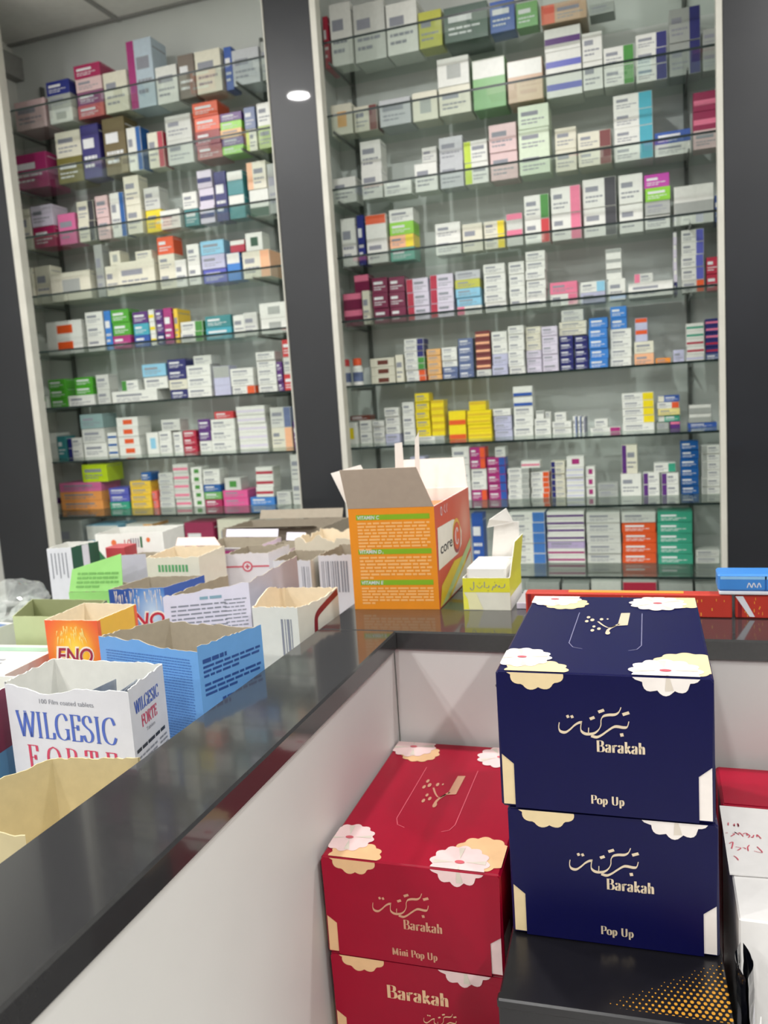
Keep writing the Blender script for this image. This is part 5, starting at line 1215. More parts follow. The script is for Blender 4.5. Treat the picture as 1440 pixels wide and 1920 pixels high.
('l',3,-1.9798,3.225,1.276,0.0655,0.07,0.0319,0.19,'crimson|t'),
('l',3,-1.9782,3.2222,1.3085,0.0655,0.07,0.0319,-0.18,'crimson|t'),
('l',3,-1.9784,3.2229,1.3411,0.0655,0.07,0.0319,0.47,'crimson|t'),
('l',3,-1.9039,3.23,1.276,0.0592,0.07,0.047,0.45,'white'),
('l',3,-1.9029,3.2274,1.3236,0.0592,0.07,0.047,0.52,'purple|t'),
('l',3,-1.9032,3.2283,1.3713,0.0592,0.07,0.047,0.59,'purple|t'),
('l',3,-1.7947,3.2173,1.4158,0.0921,0.085,0.0311,0.97,'red'),
('l',3,-1.4645,3.2285,1.276,0.0176,0.11,0.1091,0.28,'purple'),
('l',4,-1.5769,3.2296,1.513,0.0877,0.081,0.0342,0.12,'white|t'),
('l',4,-1.5766,3.2278,1.5478,0.0877,0.081,0.0342,-0.01,'white|t'),
('l',4,-1.5774,3.2289,1.5825,0.0877,0.081,0.0342,-0.23,'white|t'),
('l',4,-1.5778,3.2316,1.6173,0.0877,0.081,0.0342,0.6,'white|t'),
('l',4,-1.5761,3.2244,1.6521,0.0877,0.081,0.0342,-0.51,'white|t'),
('l',4,-1.5162,3.2331,1.513,0.025,0.11,0.0417,0.07,'purple'),
('l',4,-1.5163,3.2273,1.5553,0.025,0.11,0.0417,-0.3,'purple'),
('l',4,-1.5164,3.2276,1.5976,0.025,0.11,0.0417,0.29,'purple'),
('l',5,-2.1112,3.223,1.757,0.0277,0.11,0.0513,0.45,'white|Myellow'),
('l',5,-2.1112,3.2222,1.8089,0.0277,0.11,0.0513,0.07,'white|Myellow'),
('l',5,-2.111,3.2199,1.8608,0.0277,0.11,0.0513,-0.3,'white|Myellow'),
('l',5,-2.0713,3.2211,1.757,0.0356,0.07,0.0501,0.22,'navy'),
('l',5,-2.0718,3.2239,1.8077,0.0356,0.07,0.0501,-0.06,'purple'),
('l',5,-2.0719,3.2214,1.8583,0.0356,0.07,0.0501,0.55,'purple'),
('l',5,-1.988,3.2205,1.757,0.0191,0.11,0.148,0.55,'yellow2'),
('l',6,-2.2698,3.2251,2.1208,0.0531,0.07,0.0604,-0.21,'cream|Pgrey'),
('l',6,-2.1142,3.2134,2.1258,0.0814,0.075,0.0374,-0.73,'cream'),
('l',6,-1.6573,3.216,2.1049,0.0675,0.07,0.0484,-0.66,'crimson|Twhite'),
('l',8,-1.6403,3.2189,2.498,0.0975,0.09,0.0319,-0.4,'limegreen'),
('l',8,-1.6391,3.2203,2.5305,0.0975,0.09,0.0319,0.08,'purple'),
('l',8,-1.6415,3.2162,2.5629,0.0975,0.09,0.0319,-0.11,'tan'),
('l',8,-1.6417,3.2217,2.5954,0.0975,0.09,0.0319,0.22,'limegreen'),
('l',8,-1.6395,3.221,2.6278,0.0975,0.09,0.0319,0.16,'purple'),
]
# ------------------------------------------------------------------ shelf boxes
INK = mat('ink', (142, 144, 154), 0.5)
INK2 = mat('ink_pale', (226, 226, 228), 0.5)


def col(n):
    return mat('card_' + n, COLOURS[n], 0.32, var=0.04, scale=60)


def carton_mb(w, d, h, spec, seed):
    """A closed medicine carton, its print on the front (-y) and ends."""
    b = MB()
    c, _, deco = spec.partition('|')
    m = col(c)
    b.box(-w / 2, w / 2, 0, d, 0, h, m, 0.0008)
    fr = Frame((-w / 2, 0, 0), (1, 0, 0), (0, 0, 1), (0, -1, 0))
    r = random.Random(seed)
    lum = sum(COLOURS[c])
    ink = INK if lum > 420 else INK2
    e = 0.0012
    k, dc = deco[:1], deco[1:]
    if k and k != 't':
        p = col(dc)
        if k == 'R':
            b.rect(fr, w * 0.66, w - e, e, h - e, p)
            b.face([(w / 2 + .0004, e, e), (w / 2 + .0004, d - e, e), (w / 2 + .0004, d - e, h - e), (w / 2 + .0004, e, h - e)], p)
        elif k == 'L':
            b.rect(fr, e, w * 0.3, e, h - e, p)
        elif k == 'T':
            b.rect(fr, e, w - e, h * 0.62, h - e, p)
        elif k == 'B':
            b.rect(fr, e, w - e, e, h * 0.35, p)
        elif k == 'M':
            b.rect(fr, e, w - e, h * 0.3, h * 0.58, p)
        elif k == 'P':
            b.rect(fr, w * 0.3, w * 0.74, h * 0.25, h * 0.75, p)
    if k in ('t', 'R', 'L', ''):
        a0, a1 = (.08, .6) if k == 'R' else (.36, .92) if k == 'L' else (.1, .85)
        if h > 0.012:
            b.rect(fr, w * a0, w * (a0 + (a1 - a0) * r.uniform(.55, .95)), h * .56, h * .74, ink, 0.0005)
            b.lines(fr, w * a0, w * a1, h * .16, h * .46, 2, ink, 4, 0.4, 0.0005, 0.7, r)
    # tuck-flap seam at the right end
    b.rect(Frame((w / 2, 0, 0), (0, 1, 0), (0, 0, 1), (1, 0, 0)), d * .08, d * .92, h * .86, h * .88, ink, 0.0003)
    return b


MESH = {}
for (bay, s, x, y, z, w, d, h, rz, spec, label) in BOXES:
    key = (bay, s, w, d, h, spec)
    if key not in MESH:
        MESH[key] = carton_mb(w, d, h, spec, len(MESH)).mesh('medicine_box')
    o = bpy.data.objects.new('medicine_box', MESH[key])
    COL.objects.link(o)
    o.location = (x, y, z)
    o.rotation_euler = (0, 0, math.radians(rz))
    tag(o, label, 'medicine box', f"medicine boxes on the {'right' if bay == 'r' else 'left'} cabinet's {ORD[10 - s]} shelf")
big = MB()
for i, (bay, s, x, y, z, w, d, h, rz, spec) in enumerate(SMALL):
    k = carton_mb(w, d, h, spec, 900 + i)
    a = math.radians(rz)
    n = len(big.v)
    big.v += [(x + p * math.cos(a) - q * math.sin(a), y + p * math.sin(a) + q * math.cos(a), z + t) for p, q, t in k.v]
    for f, mi in zip(k.f, k.mi):
        big.f.append(tuple(n + j for j in f))
        big.mi.append(big.slot(k.mats[mi]))
tag(big.build('small_medicine_boxes'), 'thinner small medicine boxes filling the remaining stacks across all the glass shelves', 'medicine boxes', kind='stuff')

# two capped bottles at the left end of the sixth shelf down
def bottle(x, capm, label):
    o = thing('pill_bottle', label, 'bottle', (x, 3.2, 1.513), 0, 'capped bottles on the right cabinet')
    b = MB(); b.lathe([(0, 0), (.019, 0), (.021, .004), (.021, .072), (.015, .082), (.015, .086), (0, .086)], col('white'), 24); b.build('body', o, smooth=False)
    b = MB(); b.lathe([(.0165, .083), (.0172, .086), (.0172, .108), (.015, .111), (0, .111)], capm, 24); b.build('cap', o)
    b = MB(); b.lathe([(.0214, .018), (.0214, .056)], col('bluegrey'), 24); b.build('label', o)
bottle(-1.206, col('red'), 'white bottle with red cap beside the pillar, sixth right-cabinet shelf down')
bottle(-1.154, col('orangered'), 'white bottle with orange cap next to the red-capped bottle')

# ------------------------------------------------------------------ opened cartons
DUNIN = mat('dun_board_inside', (150, 140, 124), 0.75, var=0.05, scale=70)
KRAFT = mat('kraft_inside', (196, 182, 142), 0.75, var=0.05, scale=70)
GREYIN = mat('grey_board_inside', (172, 162, 144), 0.75, var=0.05, scale=70)
CREAMIN = mat('cream_board_inside', (232, 218, 192), 0.7, var=0.04, scale=70)
WHITEIN = mat('white_board_inside', (222, 222, 216), 0.65, var=0.03, scale=70)


def pmat(name, rgb, rough=0.35):
    return mat('print_' + name, rgb, rough, var=0.025, scale=50)


WHITE = pmat('white', (218, 219, 226))
BLACK_INK = pmat('black', (45, 48, 56))
GREY_INK = pmat('grey', (140, 142, 152))


class Carton:
    """Four card walls on a floor, open at the top; walls: 0 front, 1 right, 2 back, 3 left."""

    def __init__(self, name, label, cat, corners, z0, z1, outer, inner, tear=0.0, low=None, t=0.0016, group=None, seed=0):
        P = [Vector(c) for c in corners]
        cen = sum(P, Vector((0, 0))) / 4
        a = math.atan2(P[1].y - P[0].y, P[1].x - P[0].x)
        self.root = thing(name, label, cat, (cen.x, cen.y, z0), a, group)
        rot = Matrix.Rotation(-a, 2)
        self.P = P = [rot @ (p - cen) for p in P]
        self.h = h = z1 - z0
        self.inner = inner
        outs = outer if isinstance(outer, (list, tuple)) else [outer] * 4
        self.outs = outs
        b = self.b = MB()
        r = random.Random(seed + 3)
        self.fr, self.w = [], []
        Q = []
        for i in range(4):   # inset corners
            e0 = (P[i] - P[i - 1]).normalized()
            e1 = (P[(i + 1) % 4] - P[i]).normalized()
            n0, n1 = Vector((-e0.y, e0.x)), Vector((-e1.y, e1.x))
            Q.append(P[i] + (n0 + n1) * t / max(0.4, 1 + n0.dot(n1)))
        cor = [r.uniform(-tear, 0) * .5 for _ in range(4)]
        for i in range(4):
            j = (i + 1) % 4
            w = (P[j] - P[i]).length
            d = (P[j] - P[i]) / w
            self.w.append(w)
            self.fr.append(Frame((P[i].x, P[i].y, 0), (d.x, d.y, 0), (0, 0, 1), (d.y, -d.x, 0)))
            N = 28 if tear or (low and i in low) else 1
            hs = []
            for k in range(N + 1):
                u = k / N
                hh = h + cor[i] * (1 - u) + cor[j] * u
                if tear and 0 < k < N:
                    hh += tear * (noise.noise((u * 7 + seed * 3.1 + i * 9, seed, 0)) * .9 + r.uniform(-.25, .25))
                if low and i in low:
                    hh += low[i](u)
                hs.append(hh)
            for k in range(N):
                u0, u1 = k / N, (k + 1) / N
                o0, o1 = P[i].lerp(P[j], u0), P[i].lerp(P[j], u1)
                q0, q1 = Q[i].lerp(Q[j], u0), Q[i].lerp(Q[j], u1)
                b.face([(o0.x, o0.y, 0), (o1.x, o1.y, 0), (o1.x, o1.y, hs[k + 1]), (o0.x, o0.y, hs[k])], outs[i])
                b.face([(q1.x, q1.y, .0015), (q0.x, q0.y, .0015), (q0.x, q0.y, hs[k]), (q1.x, q1.y, hs[k + 1])], inner)
                b.face([(o0.x, o0.y, hs[k]), (o1.x, o1.y, hs[k + 1]), (q1.x, q1.y, hs[k + 1]), (q0.x, q0.y, hs[k])], inner)
        b.face([(p.x, p.y, 0) for p in P][::-1], outs[0])
        b.face([(q.x, q.y, .0015) for q in Q], inner)

    def done(self):
        self.b.build('body', self.root)
        return self.root

    def flap(self, wall, u0, u1, length, lean, m_out=None, m_in=None, name='flap', skew=(0, 0), z=None, t=0.0014):
        """A lid flap hinged on the top edge of a wall; lean 0 stands straight up, 90 lies outwards."""
        f = self.fr[wall]
        a = math.radians(lean)
        d = f.n * math.sin(a) + Vector((0, 0, 1)) * math.cos(a)
        z = self.h if z is None else z
        A, B = f.at(u0, z, 0.0), f.at(u1, z, 0.0)
        b = MB()
        b.slab([A, B, B + d * length - f.ux * skew[1], A + d * length + f.ux * skew[0]], t, m_out or self.outs[wall], m_in or self.inner)
        return b.build(name, self.root)


OPEN = 'opened carton'
G = 'opened cartons on the worktop'

# nearest: plain tan inside
c = Carton('opened_carton', 'plain tan carton seen from inside, nearest the camera against the black ledge', OPEN,
           [(-.775, .60), (-.600, .605), (-.592, .786), (-.701, .764)], .95, 1.05, pmat('tan', (206, 192, 150)), KRAFT, 0.004, {1: lambda u: -.012}, group=G, seed=1)
c.done()

# white pain-tablet carton
c = Carton('opened_carton', 'white carton with large blue and red lettering and foil strips inside', OPEN,
           [(-.851, .857), (-.649, .852), (-.666, .956), (-.852, .957)], .95, 1.105, WHITE, WHITEIN, 0.003,
           {0: lambda u: -.010 * math.sin(math.pi * min(1, u * 1.5)) ** 2 - .003}, group=G, seed=2)
BLUE_L, RED_L = pmat('letter_blue', (78, 104, 190)), pmat('letter_red', (205, 66, 98))
f, w = c.fr[0], c.w[0]
serif(c.b, f, 'WILGESIC', w * .075, .079, .036, BLUE_L, .125, .035, width=w * .81)
for k, ch in enumerate('FORTE'):
    serif(c.b, f, ch, w * (.13 + .160 * k), .033, .034, RED_L, .125, .035, sx=.82)
sans(c.b, f, '100 Film coated tablets', w * .27, .128, .0065, GREY_INK, width=w * .44)
c.b.rect(f, w * .62, w * .98, .020, .023, BLUE_L)
f, w = c.fr[1], c.w[1]
serif(c.b, f, 'WILGESIC', w * .12, .117, .017, BLUE_L, .15, .04, width=w * .68)
serif(c.b, f, 'FORTE', w * .26, .094, .016, RED_L, .15, .04, width=w * .44)
sans(c.b, f, 'Tablets', w * .36, .084, .0055, GREY_INK, width=w * .25)
c.b.lines(f, w * .06, w * .94, .064, .072, 1, BLACK_INK, 5, .6, last=1)
c.b.lines(f, w * .06, w * .62, .022, .061, 6, GREY_INK, 4, .45)
c.b.lines(f, w * .7, w * .94, .030, .061, 5, GREY_INK, 2, .45)
c.done()
FOIL = mat('blister_foil', (168, 176, 190), 0.25, 0.7, var=0.12, scale=60)
PILL = mat('blister_pocket', (204, 210, 222), 0.2, 0.3)
for k, (x, y, rz, ry) in enumerate([(-.700, .900, 14, 80), (-.722, .905, 6, 74), (-.745, .900, -6, 80), (-.684, .905, 20, 84)]):
    o = thing('blister_strip', f"foil tablet strip, {['first','second','third','fourth'][k]} from the lettered end inside the white lettered carton", 'tablet strip', (x, y, .9535), math.radians(rz), 'foil strips in the white carton')
    b = MB()
    h = .128 if k % 2 else .134
    q = math.radians(90 - ry) * .5
    b.box(-.0006, .0006, -.036, .036, 0, h, FOIL)
    ob = b.build('foil', o)
    ob.rotation_euler = (0, q, 0)
    b = MB()
    for i in range(5):
        for j in (-1, 1):
            fr = Frame((.0006, j * .017, .018 + i * .024), (0, 1, 0), (0, 0, 1), (1, 0, 0))
            for rr, l0, l1 in ((.009, 0, .003), (.0065, .003, .0045)):
                n = 10
                for a in range(n):
                    t0, t1 = 2 * math.pi * a / n, 2 * math.pi * (a + 1) / n
                    r1 = rr * .75
                    b.face([fr.at(rr * math.cos(t0), rr * math.sin(t0), l0), fr.at(rr * math.cos(t1), rr * math.sin(t1), l0),
                            fr.at(r1 * math.cos(t1), r1 * math.sin(t1), l1), fr.at(r1 * math.cos(t0), r1 * math.sin(t0), l1)], PILL)
            b.disc(fr, 0, 0, .0049, .0049, PILL, 10, .0045)
    ob = b.build('pocket', o)
    ob.rotation_euler = (0, q, 0)

# blue carton
BLUEC = pmat('carton_blue', (112, 168, 226))
c = Carton('opened_carton', 'light blue carton with torn rim and dark blue small print', OPEN,
           [(-.846, 1.053), (-.644, 1.013), (-.604, 1.14), (-.785, 1.161)], .95, 1.112, BLUEC, GREYIN, 0.004,
           {0: lambda u: -.008 * (u > .4) * min(1, (u - .4) * 4), 2: lambda u: -.006}, group=G, seed=5)
DB = pmat('dark_blue_ink', (52, 84, 150))
f, w = c.fr[0], c.w[0]
c.b.lines(f, w * .07, w * .93, .012, .142, 30, pmat('halftone_blue', (78, 124, 190)), 26, .4, last=1)
f, w = c.fr[1], c.w[1]
c.b.lines(f, w * .06, w * .42, .132, .141, 1, DB, 3, .7, last=1)
c.b.lines(f, w * .06, w * .95, .110, .131, 3, DB, 6, .5)
c.b.lines(f, w * .06, w * .95, .082, .104, 3, DB, 6, .5)
c.b.lines(f, w * .30, w * .9, .058, .074, 2, DB, 5, .6)
c.b.lines(f, w * .2, w * .6, .020, .030, 1, DB, 3, .6)
c.done()

# orange antacid carton
EN = burst_mat('orange_burst', [(0, (236, 96, 52)), (.3, (238, 130, 48)), (.62, (250, 190, 50)), (1, (255, 228, 90))], (0, -.055, .105), (.062, .3, .075))
c = Carton('opened_carton', 'orange carton with a yellow burst and dark red lettering', OPEN,
           [(-1.022, 1.136), (-.916, 1.141), (-.915, 1.252), (-1.030, 1.253)], .95, 1.11, [EN, pmat('amber', (242, 186, 62)), EN, EN], CREAMIN, 0.0015, group=G, seed=6)
DR, WH, YL = pmat('wine', (160, 40, 70)), pmat('lettering_white', (248, 240, 226)), pmat('spark_yellow', (255, 232, 140))
f, w = c.fr[0], c.w[0]
sans(c.b, f, 'ENO', w * .13, .082, .030, WH, bold=.055, shear=.18, width=w * .74, lift=.0005)
sans(c.b, f, 'ENO', w * .16, .0835, .027, DR, bold=.02, shear=.18, width=w * .68, lift=.0008)
rr = random.Random(4)
for k in range(34):
    x = w * rr.uniform(.2, .74)
    y0 = rr.uniform(.124, .15)
    l = rr.uniform(.006, .018)
    c.b.poly(f, [(x - .0011, y0), (x + (x - w * .45) * .12, y0 - l), (x + .0011, y0)], YL, .0006)
c.b.rect(c.fr[1], 0, c.w[1] * .07, 0, .158, pmat('orange_edge', (240, 104, 60)))
c.b.rect(c.fr[1], c.w[1] * .93, c.w[1], 0, .158, pmat('orange_edge', (240, 104, 60)))
c.done()

# blue antacid carton behind
EB = burst_mat('blue_burst', [(0, (50, 86, 164)), (.3, (84, 138, 206)), (1, (206, 230, 246))], (.01, -.05, .10), (.06, .3, .09))
c = Carton('opened_carton', 'deep blue carton with white sparks and a red letter, behind the orange one', OPEN,
           [(-1.061, 1.367), (-.945, 1.388), (-.918, 1.50), (-1.045, 1.485)], .95, 1.108, [EB, pmat('mid_blue', (62, 96, 170)), EB, EB], GREYIN, 0.002, group=G, seed=8)
f, w = c.fr[0], c.w[0]
for k in range(40):
    x = w * rr.uniform(.1, .95)
    y0 = rr.uniform(.13, .156)
    c.b.poly(f, [(x - .0008, y0), (x, y0 - rr.uniform(.008, .03)), (x + .0008, y0)], WH, .0006)
sans(c.b, f, 'ENO', w * .18, .078, .032, WH, bold=.05, shear=.18, width=w * .8, lift=.0005)
sans(c.b, f, 'ENO', w * .21, .080, .028, pmat('letter_crimson', (190, 50, 70)), bold=.02, shear=.18, width=w * .74, lift=.0008)
c.done()

# white carton with the red ring
c = Carton('opened_carton', 'white carton with a barcode and a dark red bracket mark, against the ledge', OPEN,
           [(-.706, 1.304), (-.617, 1.306), (-.600, 1.461), (-.712, 1.457)], .95, 1.095, pmat('warm_white', (226, 226, 216)), CREAMIN, 0.004,
           {3: lambda u: .018 * math.sin(math.pi * u) ** 2, 1: lambda u: -.006 * math.sin(math.pi * u)}, group=G, seed=9)
f, w = c.fr[0], c.w[0]
for k, (x, t) in enumerate([(.62, .004), (.70, .002), (.75, .005), (.83, .002)]):
    c.b.rect(f, w * x, w * x + t, .020, .122, GREY_INK)
f, w = c.fr[1], c.w[1]
CR = pmat('dark_red_mark', (140, 44, 54))
c.b.ribbon(f, [(w * .98, .136), (w * .62, .122), (w * .44, .112), (w * .40, .095), (w * .40, .06), (w * .46, .048), (w * .62, .046)], CR, .013, .013, lift=.0005)
c.b.lines(c.fr[2], .01, c.w[2] - .01, .06, .13, 8, GREY_INK, 5)
c.done()

# olive carton
c = Carton('opened_carton', 'plain olive green carton left of the orange one, open and half empty', OPEN,
           [(-1.205, 1.256), (-1.05, 1.262), (-1.085, 1.39), (-1.273, 1.387)], .95, 1.08, pmat('olive', (182, 194, 148)), pmat('olive_inside', (158, 164, 122), .7), 0.0015, group=G, seed=10)
c.done()

# lime card and lilac flap
LIME = pmat('lime_card', (160, 222, 130))
c = Carton('opened_carton', 'lime green carton with a tall raised flap of small print', OPEN,
           [(-1.272, 1.50), (-1.135, 1.515), (-1.125, 1.60), (-1.262, 1.59)], .95, 1.068, LIME, GREYIN, 0.002, group=G, seed=11)
f = c.fr[0]
fl = MB()
q = [f.at(.002, .118, 0), f.at(c.w[0] - .002, .118, 0), f.at(c.w[0] - .004, .200, -.012), f.at(.012, .168, -.006)]
fl.slab(q, .0014, LIME, LIME)
ff = Frame(q[0], q[1] - q[0], q[3] - q[0])
LI = pmat('lime_ink', (120, 180, 96))
fl.lines(ff, .016, .120, .006, .046, 4, LI, 6, .5, lift=.0012)
fl.build('raised_flap', c.root)
fl = MB()
f2 = c.fr[2]
fl.slab([f2.at(.0, .118, 0), f2.at(.075, .118, 0), f2.at(.070, .182, .004), f2.at(.006, .184, .004)], .0014, pmat('lilac_grey', (192, 190, 204)), pmat('lilac_grey', (192, 190, 204)))
fl.build('back_flap', c.root)
c.done()

# lilac-white printed card, with a lilac side
LIL = pmat('lilac_white', (226, 222, 236))
c = Carton('opened_carton', 'lilac-white carton with a tall slanted side of grey small print', OPEN,
           [(-.884, 1.292), (-.740, 1.362), (-.700, 1.50), (-.862, 1.50)], .95, 1.112, [LIL, pmat('lilac_side', (182, 180, 194)), LIL, LIL], GREYIN, 0.004,
           {0: lambda u: .016 * u, 1: lambda u: .016 + .022 * u, 2: lambda u: -.03}, group=G, seed=12)
f, w = c.fr[0], c.w[0]
c.b.lines(f, w * .42, w * .70, .150, .158, 1, pmat('teal_ink', (140, 172, 186)), 2, .7, last=1)
c.b.lines(f, w * .08, w * .72, .080, .146, 8, GREY_INK, 5, .35)
c.b.lines(f, w * .70, w * .96, .085, .150, 9, GREY_INK, 3, .3)
c.done()

# green-lettered cream carton
c = Carton('opened_carton', 'cream carton with a line of green letters and a pink raised flap', OPEN,
           [(-1.096, 1.554), (-.965, 1.560), (-.975, 1.694), (-1.11, 1.69)], .95, 1.136, pmat('cream', (232, 228, 210)), CREAMIN, 0.003, group=G, seed=13)
GR = pmat('green_ink', (96, 168, 110))
f, w = c.fr[0], c.w[0]
for k in range(9):
    c.b.rect(f, w * (.22 + .065 * k), w * (.22 + .065 * k) + .0055, .152, .168, GR)
c.b.rect(f, 0, w, 0, .138, pmat('leaf_green', (92, 150, 80)))
c.flap(2, .01, .13, .022, 35, pmat('blush', (226, 196, 190)), pmat('blush', (226, 196, 190)), skew=(.02, 0))
c.done()

# red-cross white carton
c = Carton('opened_carton', 'white carton with a thin red line and a round red emblem', OPEN,
           [(-.985, 1.71), (-.878, 1.725), (-.872, 1.83), (-.985, 1.825)], .95, 1.112, pmat('soft_white', (224, 220, 224)), GREYIN, 0.004, group=G, seed=14)
f, w = c.fr[0], c.w[0]
RD = pmat('emblem_red', (206, 96, 112))
c.b.rect(f, 0, w, .128, .132, RD)
c.b.disc(f, w * .5, .130, .013, .013, RD, 20, .0006)
c.b.disc(f, w * .5, .130, .009, .009, pmat('soft_white', (224, 220, 224)), 20, .0008)
c.b.rect(f, w * .5 - .006, w * .5 + .006, .128, .132, RD, .001)
c.b.rect(f, w * .5 - .002, w * .5 + .002, .124, .136, RD, .001)
c.done()

def barcode_carton(label, corners, z1, sets, seed):
    c = Carton('opened_carton', label, OPEN, corners, .95, z1, [WHITE, pmat('beige_side', (206, 200, 184)), WHITE, WHITE], GREYIN, 0.005, group=G, seed=seed)
    f, w = c.fr[0], c.w[0]
    r = random.Random(seed)
    for a, b_ in sets:
        x = a
        while x < b_:
            t = r.choice((.0015, .003, .004))
            c.b.rect(f, w * x, w * x + t, .075, z1 - .965, GREY_INK)
            x += t / w + r.choice((.03, .05))
    return c.done()
barcode_carton('white carton with two barcodes, left of the beige-sided barcode carton', [(-.845, 1.68), (-.752, 1.68), (-.748, 1.80), (-.845, 1.80)], 1.103, [(.08, .5), (.76, .95)], 21)
barcode_carton('beige-sided carton with one barcode, just left of the orange vitamin box', [(-.738, 1.695), (-.655, 1.70), (-.640, 1.83), (-.735, 1.83)], 1.112, [(.08, .85)], 22)

# torn cream carton, kraft carton, two magenta-striped ones
c = Carton('opened_carton', 'pale carton with a ragged torn cream rim behind the barcode cartons', OPEN,
           [(-.88, 1.88), (-.665, 1.88), (-.655, 2.03), (-.87, 2.04)], .95, 1.118, pmat('pale_board', (214, 206, 186)), CREAMIN, 0.016, group=G, seed=23)
c.done()
c = Carton('opened_carton', 'wide brown-grey board carton furthest back, its flaps open', OPEN,
           [(-1.20, 2.08), (-.89, 2.10), (-.88, 2.27), (-1.20, 2.26)], .95, 1.112, DUNIN, DUNIN, 0.004, group=G, seed=24)
c.flap(2, .02, .29, .03, 30)
c.flap(0, .02, .29, .035, 75)
c.done()
MG = pmat('magenta_band', (196, 60, 140))
def striped(label, corners, z1, seed, u0):
    c = Carton('opened_carton', label, OPEN, corners, .95, z1, pmat('pinkish_white', (232, 214, 226)), GREYIN, 0.004, group=G, seed=seed)
    c.b.rect(c.fr[0], c.w[0] * u0, c.w[0] * .97, z1 - .95 - .022, z1 - .95 - .007, MG)
    c.flap(0, 0, c.w[0], .018, 80, pmat('pinkish_white', (232, 214, 226)), WHITE)
    c.flap(2, .01, c.w[2] - .01, .022, 20, LIL, LIL)
    return c.done()
striped('low white carton with a long magenta band, middle of the worktop', [(-1.17, 1.86), (-.99, 1.86), (-.985, 2.02), (-1.17, 2.03)], 1.098, 25, .2)
striped('white carton with a short magenta band, right of the long-banded one', [(-.975, 1.878), (-.892, 1.870), (-.892, 1.99), (-.97, 2.00)], 1.092, 26, .02)
c = Carton('opened_carton', 'white carton with lilac rim in front of the magenta-banded carton', OPEN,
           [(-1.30, 1.70), (-1.12, 1.715), (-1.11, 1.83), (-1.30, 1.83)], .95, 1.095, LIL, GREYIN, 0.004, group=G, seed=27)
c.done()

# far closed-side cartons
c = Carton('opened_carton', 'long white carton with orange dot, red figures and green wedge at the back left', OPEN,
           [(-1.547, 1.961), (-1.34, 1.991), (-1.352, 2.12), (-1.56, 2.09)], .95, 1.122, pmat('clean_white', (234, 236, 230)), WHITEIN, 0.002, group=G, seed=28)
f, w = c.fr[0], c.w[0]
GN = pmat('deep_green', (44, 110, 70))
c.b.poly(f, [(0, .0), (w * .18, .0), (w * .18, .085), (0, .135)], GN)
c.b.disc(f, w * .27, .145, .008, .009, pmat('orange_dot', (226, 120, 70)))
c.b.disc(f, w * .78, .150, .006, .007, pmat('orange_dot', (226, 120, 70)))
sans(c.b, f, '10', w * .40, .132, .022, pmat('figure_red', (186, 84, 84)), width=w * .10)
for k in range(4):
    c.b.rect(f, w * (.52 + .035 * k), w * (.52 + .035 * k) + .0035, .130, .156, GREY_INK)
c.b.rect(f, w * .66, w * .69, .128, .160, GN)
c.done()
c = Carton('opened_carton', 'white carton with dark green side stripes and grey bars, far left of the worktop', OPEN,
           [(-1.532, 1.743), (-1.471, 1.763), (-1.455, 1.855), (-1.545, 1.84)], .95, 1.122, [WHITE, pmat('bottle_green', (34, 84, 64)), WHITE, WHITE], WHITEIN, 0.002, group=G, seed=29)
f, w = c.fr[0], c.w[0]
for k in range(5):
    c.b.rect(f, w * (.14 + .15 * k), w * (.14 + .15 * k) + .003, .09 + .01 * (k % 2), .158, GREY_INK)
c.b.rect(c.fr[1], c.w[1] * .38, c.w[1] * .62, 0, .17, WHITE)
c.done()
# small red carton between them
b = MB(); b.box(-.03, .03, 0, .06, 0, .15, pmat('small_red', (176, 60, 66)), .001)
o = thing('small_carton', 'small red carton between the green-striped and the long white carton', 'small carton', (-1.415, 1.87, .95), .05)
b.build('body', o)

# flat packs and bags at the far left
def flat_pack(label, x, y, rz, w, d, h, m, band, z=.95):
    o = thing('flat_carton', label, 'flat carton', (x, y, z), math.radians(rz), 'flat cartons at the left of the worktop')
    b = MB(); b.box(-w / 2, w / 2, -d / 2, d / 2, 0, h, m, .0012)
    fr = Frame((-w / 2, -d / 2, h), (1, 0, 0), (0, 1, 0), (0, 0, 1))
    b.rect(fr, w * .06, w * .94, d * .80, d * .92, band)
    b.lines(fr, w * .1, w * .8, d * .2, d * .6, 4, GREY_INK, 5, .4)
    b.lines(Frame((-w / 2, -d / 2, 0), (1, 0, 0), (0, 0, 1), (0, -1, 0)), w * .06, w * .9, h * .2, h * .8, 3, band, 6, .4)
    b.build('body', o)
    fl_ = MB(); fl_.slab([(w / 2 + .0012, -d * .45, h * .1), (w / 2 + .0012, d * .45, h * .1), (w / 2 + .010, d * .43, h * 1.1), (w / 2 + .010, -d * .43, h * 1.1)], .001, m, WHITEIN)
    fl_.build('tuck_flap', o)
    return o
flat_pack('off-white flat carton under the olive carton, lying lowest at the left', -1.215, 1.135, 4, .30, .20, .078, pmat('chalk', (216, 216, 206)), pmat('soft_green', (150, 180, 160)))
flat_pack('lilac-edged flat carton left of the white lettered carton', -.985, 1.012, 6, .125, .10, .085, pmat('pale_lilac', (220, 210, 224)), pmat('dusty_pink', (200, 160, 150)))
flat_pack('wide pale flat carton, left edge of the photo beside the bags', -1.48, 1.36, -6, .20, .18, .06, pmat('chalk', (216, 216, 206)), pmat('slate_blue', (96, 120, 160)))
c = Carton('opened_carton', 'maroon carton with a blue base left of the white lettered carton', OPEN,
           [(-1.03, .80), (-.872, .83), (-.885, .93), (-1.04, .92)], .95, 1.085, pmat('maroon', (122, 44, 70)), WHITEIN, 0.002, group=G, seed=33)
c.b.rect(c.fr[0], 0, c.w[0], 0, .05, pmat('steel_blue', (90, 140, 180)))
c.b.rect(c.fr[1], 0, c.w[1], 0, .05, pmat('steel_blue', (90, 140, 180)))
c.done()

